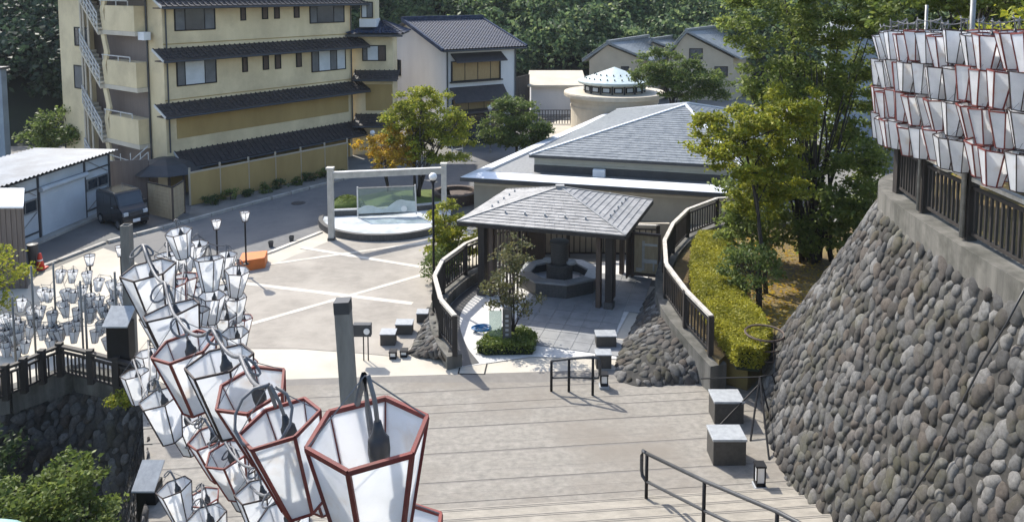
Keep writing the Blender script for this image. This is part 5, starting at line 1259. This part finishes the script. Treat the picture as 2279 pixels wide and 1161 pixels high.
LEFT = [  # bearing of each opening and its apparent width
 (820, 962, 284, 'r', 20), (622, 941, 192, 'r', 8), (559, 866, 168, 'r', 40), (488, 803, 156, 'd', 12), (410, 771, 141, 'r', 30), (381, 690, 130, 'd', 5), (330, 600, 119, 'd', 22),
 (410, 616, 62, 'r', 0), (406, 548, 54, 'd', 10), (397, 515, 58, 'd', 33), (465, 575, 66, 'd', 15), (528, 602, 56, 'd', 8), (472, 657, 60, 'd', 25), (523, 660, 54, 'd', 4), (471, 708, 50, 'r', 30), (523, 740, 62, 'd', 18), (527, 785, 58, 'd', 40), (552, 806, 44, 'r', 12),
 (331, 785, 60, 'd', 28), (356, 885, 96, 'd', 10), (408, 928, 84, 'd', 45), (465, 970, 96, 'r', 15), (530, 1038, 98, 'd', 33), (387, 1083, 80, 'd', 20), (455, 1106, 70, 'r', 50), (458, 1150, 96, 'd', 8), (630, 1143, 124, 'd', 25), (884, 1196, 230, 'r', 35), (700, 990, 140, 'r', 28),
 (430, 636, 58, 'd', 28), (500, 700, 55, 'd', 10), (345, 700, 70, 'd', 18),
 (440, 542, 48, 'd', 40), (372, 566, 56, 'd', 12), (498, 640, 48, 'd', 22), (505, 566, 46, 'd', 30), (540, 706, 46, 'r', 3), (436, 690, 62, 'd', 16), (385, 632, 66, 'r', 44), (440, 745, 72, 'd', 35), (300, 830, 64, 'd', 14), (505, 1010, 100, 'r', 40), (575, 1090, 110, 'd', 12)]
LP = []; LOB = []
for u, v, w, c, sp in LEFT:
    d = ray(u, v); p = Vector((0, 0, CAM_H)) + d * (2 * RT * FPX / w / d.y)
    tl = (R(random.uniform(-4, 4)), R(-10 + random.uniform(-4, 3))) if w < 250 else (R(2), R(-3))
    if w < 70: tl = (R(random.uniform(-7, 7)), R(random.uniform(-9, 7)))
    near = w >= 70
    o_n = len(LP); lb = ('red framed white lantern hung in the near string down the steps', 'dark framed white lantern hung in the near string down the steps')[c == 'd'] if near else ('small red framed lantern at the far end of the steps string', 'small dark framed lantern at the far end of the steps string')[c == 'd']
    if w == 284: lb = 'largest red lantern with black lamp socket visible inside, over the landing'
    lo_ = lantern(p, tl, R(sp + random.uniform(-6, 6)), 1, {'r': 'lredframe', 'd': 'ldarkframe'}[c], lb, 'lanterns strung down the steps'); LP.append((p, hang(p, tl))); LOB.append((lo_, w, c))
bpy.data.objects['paper_lantern'].name = 'paper_lantern'
# vertical brush lettering on one lantern panel
bl = LOB[20][0]; Mb = Euler(bl.rotation_euler).to_matrix(); best = None
for k in range(6):
    mid_ = Vector((math.cos((k + .5) * math.pi / 3), math.sin((k + .5) * math.pi / 3), 0)); wn_ = Mb @ mid_; sc_ = wn_.dot(Vector((-.75, -.66, 0)))
    if best is None or sc_ > best[0]: best = (sc_, k)
k = best[1]; hx6 = lambda r, z, k: Vector((r * math.cos(k * math.pi / 3), r * math.sin(k * math.pi / 3), z))
Ta, Tb_, Ba, Bb = hx6(RT, 0, k), hx6(RT, 0, k + 1), hx6(RB, -LH, k), hx6(RB, -LH, k + 1); pn_ = ((Tb_ - Ta).cross(Ba - Ta)).normalized()
if pn_.dot(Ta + Tb_) < 0: pn_ = -pn_
mk = MB(); rs = random.Random(3)
for r_ in range(5):
    for q_ in range(6):
        y_ = .18 + r_ * .15 + rs.uniform(0, .1); x_ = .58 + rs.uniform(-.13, .1); P_ = lambda x, y: Ta.lerp(Tb_, x).lerp(Ba.lerp(Bb, x), y) + pn_ * .004
        if rs.random() < .5: mk.bar(P_(x_, y_), P_(x_ + .16, y_ + rs.uniform(-.01, .02)), .006, .002, up=tuple(pn_))
        else: mk.bar(P_(x_ + .05, y_), P_(x_ + .05 + rs.uniform(-.06, .06), y_ + .07), .006, .002, up=tuple(pn_))
lt = bpy.data.objects.new('brush_lettering', mk.data('brush_lettering', M['darkcable'])); place(lt, bl); tag(lt, kind='stuff')
bl['label'] = 'dark framed lantern with a column of black lettering, under the thick grey cable'
def sagged(P, sag, n=7):
    out = [P[0]]
    for a, b in zip(P, P[1:]):
        for i in range(1, n + 1): k = i / n; q = a.lerp(b, k); q.z -= sag * 4 * k * (1 - k) * (b - a).length; out.append(q)
    return out
def string(label, idx, pts=None, r=.011, mat='cable', sag=.12, group='lantern cables'):
    P = pts or [LP[i][1] for i in idx]; t = thing('lantern_cable', label, 'cable', P[0], group)
    MB().tube(sagged(P, sag), r, 6).build('cable', M[mat], t, smooth=True)
    if not pts:
        for i in idx:                                           # spare loops tied beside each lantern
            if i in (0, 27): continue
            c = LP[i][1]; k = random.uniform(.035, .065) if i != 1 else .13; ph = random.uniform(0, 3)
            MB().tube([c + Vector((k * math.cos(a * .5 + ph) - k * math.cos(ph), k * .5 * math.sin(a * .5 + ph) - k * .5 * math.sin(ph), -k * .9 * (1 - math.cos(a * .5)))) for a in range(13)], r * .7, 5).build('spare_loop', M[mat], t, smooth=True)
    return t
def ordlabels(idx, where):
    for n_, i in enumerate(idx):
        o, w, c = LOB[i]
        if w == 284 or i == 20 or o.get('numbered'): continue
        o['label'] = ('red' if c == 'r' else 'dark') + ' framed lantern, %s down %s' % (ORD[n_], where); o['numbered'] = 1
    for n_, i in enumerate(idx): pass
ordlabels([27, 0, 28, 1, 2, 3, 4, 5, 6], 'the thick grey cable along the steps')
ordlabels([6, 7, 29, 12, 10, 8, 9], 'the end cable toward the grey hollow pole')
ordlabels([11, 13, 30, 14, 15, 16, 17], 'the looping cable nearest the orange plinth')
ordlabels([26, 22, 21, 20, 19, 18, 31], 'the lower cable under the thick grey one')
ordlabels([32, 35, 34, 36], 'the short cable by the white lantern post')
ordlabels([33, 38, 37, 39], 'the inner cable behind the thick grey one')
ordlabels([42, 41, 40], 'the side cable between thick and lower cables')
ordlabels([25, 24, 23], 'the lowest cable by the ravine cabinet')
for o, w, c in LOB:
    if 'numbered' in o: del o['numbered']
string('thick grey cable carrying the near lanterns down the steps', [27, 0, 28, 1, 2, 3, 4, 5, 6])
string('grey cable carrying the small lanterns at the end of the steps', [6, 7, 29, 12, 10, 8, 9])
string('grey cable looping through the far right lanterns of the steps string', [11, 13, 30, 14, 15, 16, 17])
string('grey cable carrying the lower lanterns beside the steps', [26, 22, 21, 20, 19, 18, 31])
string('grey cable of the short run by the white lantern post', [32, 35, 34, 36])
string('grey inner cable behind the thick lantern cable', [33, 38, 37, 39])
string('grey side cable between thick and lower lantern cables', [42, 41, 40])
string('grey cable carrying the lowest lanterns beside the steps', [25, 24, 23])
# two poles with boxes that carry the left strings
def pole(label, top, base_z, w, mat='greypole', hollow=True, name='steel_pole', group=None):
    t = thing(name, label, 'pole', Vector((top.x, top.y, base_z)), group); m = MB(); h = w / 2
    if hollow:
        th = w * .09
        for a, b, c, d in ((-h, h, -h, -h + th), (-h, h, h - th, h), (-h, -h + th, -h + th, h - th), (h - th, h, -h + th, h - th)): m.box(top.x + a, top.x + b, top.y + c, top.y + d, base_z, top.z)
        m.build('shaft', M[mat], t)
        MB().box(top.x - h + th, top.x + h - th, top.y - h + th, top.y + h - th, base_z, top.z - w * .5).build('core', M['black'], t)
    else: MB().tube([Vector((top.x, top.y, base_z)), top], h, 10).build('shaft', M[mat], t, smooth=True)
    return t
pt = aty(762, 668, 7.8); pbs = aty(814, 1060, 7.8); pbs.z = 1.5; tpl = thing('steel_pole', 'grey square pole leaning slightly behind the large red lantern', 'pole', pbs)
MB().bar(pbs, pt, .15, .15).build('shaft', M['greypole'], tpl); MB().bar(pt - (pt - pbs).normalized() * .12, pt + (pt - pbs).normalized() * .004, .156, .156).build('dark_cap', M['dkgrey'], tpl)
pt1 = aty(281, 500, 17.35); q1_ = pole('grey square hollow pole with a black switch box left of the steps string', pt1, .0, .2)
def cabinet(label, u, v, y, w, h, z0):
    p = aty(u, v, y); t = thing('switch_cabinet', label, 'cabinet', Vector((p.x, p.y, z0)))
    MB().box(p.x - w / 2, p.x + w / 2, p.y - .15, p.y + .15, p.z - h, p.z - .26).build('body', M['black'], t, bev=.01)
    MB().hexa([(p.x - w / 2 - .03, p.y - .25, p.z - .3), (p.x + w / 2 + .03, p.y - .25, p.z - .3), (p.x + w / 2 + .03, p.y + .19, p.z + .0), (p.x - w / 2 - .03, p.y + .19, p.z + .0)], [(p.x - w / 2 - .03, p.y - .25, p.z - .27), (p.x + w / 2 + .03, p.y - .25, p.z - .27), (p.x + w / 2 + .03, p.y + .19, p.z + .03), (p.x - w / 2 - .03, p.y + .19, p.z + .03)]).build('pale_lid', M['boxtop'], t)
    MB().box(p.x - w * .1, p.x + w * .5, p.y - .1, p.y + .1, z0, p.z - h).build('stand', M['black'], t)
cabinet('black cabinet with pale sloping lid left of the far lanterns', 266, 690, 17.0, .5, 1.05, -.1)
cabinet('black cabinet with pale sloping lid at the foot of the lantern string by the ravine', 331, 1040, 13.2, .34, .95, .0)
# right-hand rows above the tall wall
lp = [p for p in ct if 7.6 < p.y < 15.2 and p.x < 8.0]; lp = resample([p + normal_xy(ct, 60) * .0 for p in sorted(lp, key=lambda p: p.y)], 60)
for row in range(4):
    n = 34; hp_r = []
    for i in range(n):
        k = (i + .5 * (row % 2)) / n; p = lp[min(59, int(k * 59))].copy(); far = k
        z = 8.5 - row * .52 - .33 * far ** 1.5 + random.uniform(-.02, .02) + .03 * math.sin(i * 1.1 + row)
        side = Vector((-.04 if i % 2 else .2, random.uniform(-.08, .08), 0)); pos = Vector((p.x, p.y, z)) + side
        tl = (R(random.uniform(-5, 5)), R(random.uniform(-7, 7))); fr = 'lredframe' if random.random() < .45 else 'ldarkframe'
        lantern(pos, tl, R(random.uniform(0, 60)), 1.18, fr, ('red framed' if fr == 'lredframe' else 'dark framed') + ' lantern, %s in %s row above the stone wall fence' % (ORD[i], ('the top', 'the second', 'the third', 'the lowest')[row]), 'lanterns in rows above the tall wall'); hp_r.append(hang(pos, tl))
    string('grey cable carrying %s lantern row above the stone wall fence' % ('the top', 'the second', 'the third', 'the lowest')[row], None, [Vector((lp[0].x, lp[0].y - .3, hp_r[0].z))] + hp_r + [Vector((lp[-1].x, lp[-1].y + .3, hp_r[-1].z))], .009, sag=.1)
for u, y, lb in ((2156, 11.55, 'galvanised post rising through the lantern rows above the tall wall'), (2056, 13.35, 'thin post at the second fence post holding the lantern rows')):
    p = nearest(u); pole(lb, Vector((p.x - .12, p.y, 9.6 if u > 2100 else 8.75)), 5.27, .075 if u > 2100 else .05, 'steel', False)
# far-left lanterns over the pavement
FLN = [(395, 215), (470, 215), (560, 225), (640, 270), (715, 280), (270, 335), (320, 340), (420, 340), (480, 345), (580, 370), (640, 390), (140, 400), (200, 450), (262, 450), (415, 440), (335, 480), (500, 460), (585, 475), (20, 500), (60, 510), (130, 545), (200, 570), (275, 580), (345, 590), (440, 550), (615, 600), (690, 650), (25, 590), (85, 620), (40, 700), (105, 715), (165, 670), (660, 540), (775, 300), (800, 360), (720, 400), (745, 330), (-20, 560), (-15, 640), (235, 520), (540, 400), (690, 470)]
rs_ = random.Random(11)
for _ in range(28):
    FLN.append((rs_.uniform(-30, 780), 0)); x_ = FLN[-1][0]; FLN[-1] = (x_, rs_.uniform(560 - x_ * .42 if x_ < 400 else 300, 700 - max(0, x_ - 300) * .12))
hl_ = []; flo = []
for x, y in FLN:
    u, v = x / 2.9, 540 + (y - 34) / 2.9; yy_ = 19.2 + (v - 640) * -.004; d = ray(u, v); p = Vector((0, 0, CAM_H)) + d * (yy_ / d.y)
    tl = (R(random.uniform(-6, 6)), R(random.uniform(-12, 10))); lo_ = lantern(p, tl, R(random.uniform(0, 60)), .72, 'ldarkframe', 'small dark framed lantern over the paving behind the corner fence', 'small lanterns behind the corner fence').name; fl_ = bpy.data.objects[lo_]; hl_.append(Euler((tl[0], tl[1], 0)).to_matrix() @ Vector((0, 0, .137)) + p); flo.append((hl_[-1], fl_))
for k in range(5):
    srt = sorted(flo, key=lambda q: q[0].z); nq = len(srt); grp = srt[nq * k // 5:nq * (k + 1) // 5]
    wn = ('lowest', 'second lowest', 'middle', 'second highest', 'highest')[k]
    for n_, (h, o) in enumerate(sorted(grp, key=lambda q: q[0].x)): o['label'] = 'small lantern, %s from the hut on the %s wire behind the corner fence' % (ORD[n_], wn)
    row = sorted([q[0] for q in grp], key=lambda h: h.x)
    if len(row) > 1: string(('lowest', 'second lowest', 'middle', 'second highest', 'highest')[k] + ' thin wire of the small lanterns behind the corner fence', None, row, .006, sag=.05)
for pk_, (u, v0, v1) in enumerate(((118, 585, 775), (69, 592, 805), (178, 625, 800), (27, 660, 820), (255, 605, 790), (188, 655, 830))):
    b = at(u + 6, v1, 0); top_ = aty(u, v0, b.y); pole('thin grey post among the small lanterns, %s from the brown hut' % ('third', 'second', 'fourth', 'first', 'sixth', 'fifth')[pk_], top_, 0, .05, 'greypole', False, group='thin posts behind the corner fence')
# lantern posts on the paving
for u, v0, vb, lb in ((482, 490, 606, 'white lantern on black post on the paving behind the lantern string'), (545, 472, 588, 'white lantern on black post standing on the orange plinth'), (202, 568, 690, 'white lantern on black post among the small hung lanterns'), (270, 548, 660, 'white lantern on black post beside the grey hollow pole')):
    z0 = .36 if u == 545 else 0; b = at(u + 3, vb, z0); tp = aty(u, v0, b.y)
    t = thing('lantern_post', lb, 'lantern post', b); hh = tp.z - .3
    MB().tube([b, Vector((b.x, b.y, hh))], .028, 8).build('post', M['black'], t); MB().lathe([(.09, 0), (.09, .03), (.03, .05)], 12, b).build('foot', M['black'], t)
    hx = lambda r, z: [Vector((b.x + r * math.cos(k * math.pi / 3), b.y + r * math.sin(k * math.pi / 3), z)) for k in range(6)]
    T_, B_ = hx(.16, tp.z), hx(.09, hh + .02); m = MB()
    for k in range(6): k2 = (k + 1) % 6; m.bar(T_[k], T_[k2], .014); m.bar(B_[k], B_[k2], .014); m.bar(T_[k], B_[k], .012)
    m.build('lamp_frame', M['ldarkframe'], t)
    for k in range(6): k2 = (k + 1) % 6; MB().slabpoly([T_[k] * .999 + b * .001, T_[k2] * .999 + b * .001, B_[k2], B_[k]], (0, 0, -.003)).build('panel', M['paper'], t)
    MB().lathe([(.1, hh + .0), (.1, hh + .02)], 6, (b.x, b.y, 0)).build('lamp_base', M['ldarkframe'], t)
# corner fence on the left wall
cpath = [at(u, v, .1) for u, v in ((-70, 925), (15, 889), (55, 873), (96, 853), (136, 836), (204, 853), (262, 870), (312, 885))]
fence('slatted timber fence turning the corner above the shaded wall', cpath, .72, sp=.12, posttop=.08, pw=.13, mat='wood', railmat='wood', bw=.03)
bx_ = at(262, 862, .1); st_ = thing('dark_sign_box', 'dark grey box leaning on the corner fence', 'box', bx_); MB().box(bx_.x - .2, bx_.x + .2, bx_.y + .15, bx_.y + .3, .0, .5).build('box_body', M['dkgrey'], st_, bev=.01)
# black stay cable across the tall stone wall
def onwall(u, v):
    best = None; o0 = Vector((0, 0, CAM_H)); d = ray(u, v)
    for k in range(400):
        p = o0 + d * (6 + k * .03)
        xw = 4.95 + (p.z + .1) / 4.95 * 1.72
        if p.x > xw - .22: return p
    return p
cpts = [onwall(u, v) for u, v in ((2290, 625), (2240, 720), (2190, 800), (2130, 915), (2075, 1030), (2010, 1130), (1980, 1180))]
t = thing('stay_cable', 'thin black cable hanging diagonally across the tall cobblestone wall', 'cable', cpts[-1]); MB().tube(cpts, .014, 6).build('cable', M['darkcable'], t, smooth=True)
# pale teal canopy corner low in the left
tcn = aty(-70, 1215, 7.5); t = thing('teal_canopy', 'pale teal round canopy edge below the bush by the ravine', 'canopy', Vector((tcn.x, tcn.y, -4.5)))
MB().lathe([(.55, -.12), (.56, -.1), (.4, .02), (.2, .09), (0.001, .12)], 24, tcn).build('sheet', M['teal'], t, smooth=True); MB().tube([Vector((tcn.x, tcn.y, -4.5)), tcn], .04, 8).build('mast', M['steel'], t)
mhp = at(664, 452); t = thing('manhole_cover', 'dark round manhole cover in the road before the ochre wall', 'manhole', mhp); MB().lathe([(.3, .0), (.3, .012), (.0, .012)], 20, mhp).build('cover', M['dkgrey'], t)
# ring planter behind the gate
rp = at(1015, 447); t = thing('ring_planter', 'dark round planter bench behind the stone gate', 'planter', rp)
MB().lathe([(.95, 0), (.98, .42), (1.0, .45), (.78, .45), (.75, .3), (0, .3)], 24, rp).build('planter_wall', M['brownwood'], t)
lr = at(1018, 352); t = thing('lattice_rack', 'white round lattice rack before the white house', 'rack', lr)
for k in range(4): MB().bar(lr + Vector((-.28, 0, .15 + k * .28)), lr + Vector((.28, 0, .25 + k * .28)), .05, .05).build('slat', M['whiterail'], t)
for k in (-.28, .28): MB().bar(lr + Vector((k, 0, 0)), lr + Vector((k, 0, 1.3)), .06, .06).build('upright', M['whiterail'], t)

# ================================================================== TREES
b0 = at(930, 452)
tree('maple_tree', 'yellow green maple behind the glass screen', b0, [(-3.75, 33.6, 3.5, 1.6, 1.4, 1.25), (-3.1, 33.2, 2.4, 1.5, 1.3, .8), (-4.5, 33.6, 3.0, 1.0, 1, .9), (-2.5, 33.2, 3.2, .8, .9, .6), (-4.0, 33.3, 4.3, .9, .9, .5)], 'maple', 210, 110, .13, .06, .07, stems=5)
b0 = at(868, 440)
tree('amber_maple', 'small amber maple left of the yellow green maple', b0, [(-5.55, 33.2, 2.35, 1.1, .9, .45), (-5.2, 33.0, 1.9, 1.0, .9, .4), (-4.9, 33.1, 2.8, .6, .6, .4)], 'amber', 100, 85, .1, .058, .05, stems=2)
b0 = at(1150, 352)
tree('street_tree', 'dark green street tree before the white house', b0, [(.15, 40.5, 2.6, 1.15, 1.1, .9), (.5, 40.3, 1.7, 1.4, 1.2, .8), (-.6, 40.4, 1.7, 1.0, 1, .7), (1.2, 40, 1.9, .7, .7, .4)], 'mid', 160, 95, .16, .075, .09)
b0 = Vector((9.6, 46, 0))
tree('roadside_tree', 'broad green tree below the tan houses', b0, [(9.3, 46, 4.6, 1.9, 1.6, 1.0), (10.4, 45.6, 3.6, 1.9, 1.6, .9), (8.3, 46, 3.9, 1.2, 1.2, .7), (11.6, 45.5, 3.4, 1, 1, .8)], 'mid', 170, 90, .18, .09, .12)
b0 = Vector((-2.15, 25.0, 0))
tree('leafy_shrub', 'tall yellow green shrub beside the black street lamp', b0, [(-2.05, 25.0, 1.55, .6, .5, .55), (-1.6, 25.2, .95, .65, .5, .65), (-2.3, 24.6, .7, .45, .4, .55)], 'lime', 110, 80, .09, .048, .04, stems=3, cat='shrub')
tree('climbing_shrub', 'dark leafy shrub growing low against the curved pavilion fence', Vector((-2.0, 23.4, 0)), [(-2.35, 23.6, .55, .35, .5, .5), (-1.9, 24.3, .5, .4, .5, .45)], 'mid', 60, 45, .09, .045, .03, stems=2, cat='shrub')
tree('hillside_tree', 'pale green tree at the forest edge above the shed', Vector((-22.2, 38.5, 0)), [(-22.2, 38.5, 2.4, 1.3, 1.0, .7), (-21.2, 38.3, 1.9, .9, .8, .5), (-23.2, 38.5, 1.7, .9, .8, .5)], 'mid', 100, 50, .2, .09, .08)
tree('corner_tree', 'thin branched yellow green tree by the brown hut', Vector((-14.9, 21, 0)), [(-14.2, 21, 1.7, .6, .6, .22), (-13.8, 21, 1.2, .45, .5, .16), (-14.3, 20.6, .7, .6, .6, .45)], 'lime', 55, 34, .14, .06, .06)
tree('ravine_bush', 'leafy green bush growing up from the ravine below the shaded wall', Vector((-7.6, 12.4, -4.5)), [(-7.55, 12.4, .75, .5, .7, .4), (-7.2, 12.2, .3, .6, .7, .4), (-8.1, 12.2, .35, .7, .8, .6), (-6.9, 12.3, -.35, .6, .6, .35), (-7.6, 11.8, -.3, 1.0, .9, .6)], 'light', 200, 90, .09, .045, .07, stems=3, cat='bush')
tree('ravine_bush', 'dark bush at the edge of the shaded wall below the corner fence', Vector((-11.2, 15.2, -4.5)), [(-11.0, 15.4, -.7, .7, .7, .7), (-10.5, 14.8, -1.6, .8, .7, .7), (-11.5, 15, -1.9, 1, .8, .8)], 'dark', 110, 50, .14, .06, .06, cat='bush')
tp_ = at(275, 888, .1)
tree('grass_tuft', 'bright lime grass tuft on the kerb at the corner fence', tp_, [(tp_.x, tp_.y - .1, .15, .3, .2, .1)], 'lime', 30, 30, .06, .04, .01, cat='grass tuft')
# tall clump right of the pavilion garden
def stem_clump(name, label, base, ells, leaf, stems, **kw):
    t = tree(name, label, base, ells, leaf, stems=1, **kw); m = None
    for s in range(stems):
        a_ = random.uniform(0, 6.28); r_ = random.uniform(.1, .7); b = Vector(base) + Vector((r_ * math.cos(a_), r_ * .6 * math.sin(a_), 0))
        e = random.choice(ells); tp = Vector((e[0] + random.uniform(-.7, .7) * e[3], e[1] + random.uniform(-.5, .5), e[2] + .3 * e[5]))
        if tp.z < 4.5: tp.z = random.uniform(5, 7.5)
        pts = [b.lerp(tp, k / 7) + Vector(((tp.x - b.x) * (-.14) * math.sin(k / 7 * 3.14), 0, 0)) for k in range(8)]
        MB().tube(pts, .05, 6, .012).build('stem', M['bark'], t, smooth=True)
    return t
stem_clump('tall_clump', 'tall many-stemmed dark tree clump between hedge garden and stone wall', (9.3, 23.6, .73), [(7.9, 24, 8.3, 1.4, 1.2, 1.3), (9.6, 24, 8.6, 1.5, 1.2, 1.3), (8.6, 23.8, 6.4, 1.6, 1.0, .7), (10.9, 24.2, 7.2, .9, 1, 1.4), (7.4, 23.6, 2.6, 1.0, .9, 1.1), (8.8, 23.2, 2.5, 1.3, .9, 1.2), (10.3, 23.0, 3.3, 1.0, .8, 1.2), (9.0, 24.8, 5.0, 1.8, .6, 1.6), (10.6, 24.6, 5.4, .8, .6, 1.5), (7.2, 23.4, 1.6, .9, .7, .7), (9.6, 23.4, 1.7, 1.2, .7, .7), (11.2, 24.5, 2.6, .9, .7, 1.2), (8.4, 24.4, 3.9, 1.2, .7, .9), (11.4, 25, 4.6, .8, .6, 1.4)], 'clump', 24, n_clump=620, n_leaf=95, spread=.16, size=.068, trunk=.07)
tree('lime_tree', 'yellow green tree leaning over the hall roof from the hedge garden', (6.95, 20.9, .73), [(6.3, 21.9, 5.35, 1.1, .9, .45), (7.4, 22.0, 5.0, 1.0, .9, .8), (5.65, 21.6, 4.75, .75, .8, .35), (6.7, 21.6, 4.2, 1.1, .9, .4), (7.6, 21.8, 3.7, .8, .8, .6), (8.0, 22, 5.9, .7, .8, .6), (6.9, 21.9, 3.1, .7, .6, .6)], 'lime', 250, 100, .11, .055, .07)
tree('upper_tree', 'light green tree above the lantern rows on the upper terrace', (10.6, 18.5, 5.2), [(11.0, 19, 9.3, 1.3, 1.2, .9), (12.8, 19, 9.6, 1.3, 1.2, .9), (9.7, 19.4, 8.7, .8, 1, .8)], 'light', 130, 85, .16, .075, .1)
tree('upper_shrub', 'yellowish shrub behind the lantern rows on the upper terrace', (9.6, 15.4, 5.2), [(9.0, 14.8, 6.5, .9, .8, .9), (9.6, 13.4, 6.8, .9, .8, 1.1), (9.2, 11.6, 6.7, .8, .8, 1.0), (10.2, 15.5, 7.8, 1.2, 1, .9)], 'lime', 170, 50, .18, .075, .06, cat='shrub')
tree('upper_tree', 'dark green tree over the blue grey house on the upper terrace', (12.5, 22.5, 5.2), [(13.4, 23.5, 9.0, 1.4, 1.2, 1.5), (15.5, 23, 9.5, 1.6, 1.3, 1.5), (12, 24, 8.6, 1.0, 1, 1.0)], 'dark', 130, 80, .18, .085, .1)

# ================================================================== WOODED HILL
def foot(x):
    k = 1 / (1 + math.exp(-(x + 13.5) * .9)); f_ = 45.5 + k * 21
    return f_ - 0.0 * x
def hz(x, y):
    d = y - foot(x); return -.1 if d < 0 else d * .62 + .6 * math.sin(x * .35) * min(1, d * .1) - .1
nx, ny = 90, 50; V = []
for j in range(ny):
    for i in range(nx):
        x = -75 + 170 * i / (nx - 1); y = 40 + 75 * j / (ny - 1); V.append((x, y, min(34, hz(x, y))))
F = [(j * nx + i, j * nx + i + 1, (j + 1) * nx + i + 1, (j + 1) * nx + i) for j in range(ny - 1) for i in range(nx - 1)]
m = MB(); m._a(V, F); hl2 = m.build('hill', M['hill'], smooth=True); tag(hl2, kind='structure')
def forest(name, label, leaf, xr, count, nleaf, size):
    P = []
    for _ in range(count):
        x = random.uniform(*xr); y = foot(x) + random.uniform(.3, 1) ** 1.5 * 20 - 1; z = hz(x, y) ; r = random.uniform(1.1, 2.3)
        d = RNG.normal(size=(nleaf, 3)); d /= np.linalg.norm(d, axis=1)[:, None]; d[:, 2] = np.where(d[:, 2] < -.35, -d[:, 2], d[:, 2])
        lump = 1 + .22 * np.sin(d[:, 0] * 5 + x) * np.sin(d[:, 1] * 5 + y) + .15 * np.sin(d[:, 2] * 9)
        P.append(np.array([x, y, z + r * .6]) + d * (r * lump * RNG.uniform(.8, 1.05, nleaf))[:, None] * np.array([1, 1, .85]))
    V, F = leaf_quads(np.concatenate(P), size, .6, .2); o = bpy.data.objects.new(name, np_mesh(name, V, F, L[leaf])); C.objects.link(o); tag(o, label, 'forest', kind='stuff'); return o
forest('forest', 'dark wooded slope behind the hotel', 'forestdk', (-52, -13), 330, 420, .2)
forest('forest', 'green wooded hillside behind the white house and tan houses', 'forest', (-16, 52), 560, 460, .24)

# ================================================================== valley air
hm = bpy.data.materials.new('valley haze'); hm.use_nodes = True; t = hm.node_tree; t.nodes.remove(t.nodes['Principled BSDF'])
pvn = t.nodes.new('ShaderNodeVolumePrincipled'); pvn.inputs['Color'].default_value = (.86, .92, 1, 1); pvn.inputs['Density'].default_value = .00025; pvn.inputs['Anisotropy'].default_value = .2
t.links.new(pvn.outputs[0], t.nodes['Material Output'].inputs['Volume'])
hzb = MB().box(-330, 330, -12, 430, -6, 38).build('haze', hm); tag(hzb, kind='stuff')
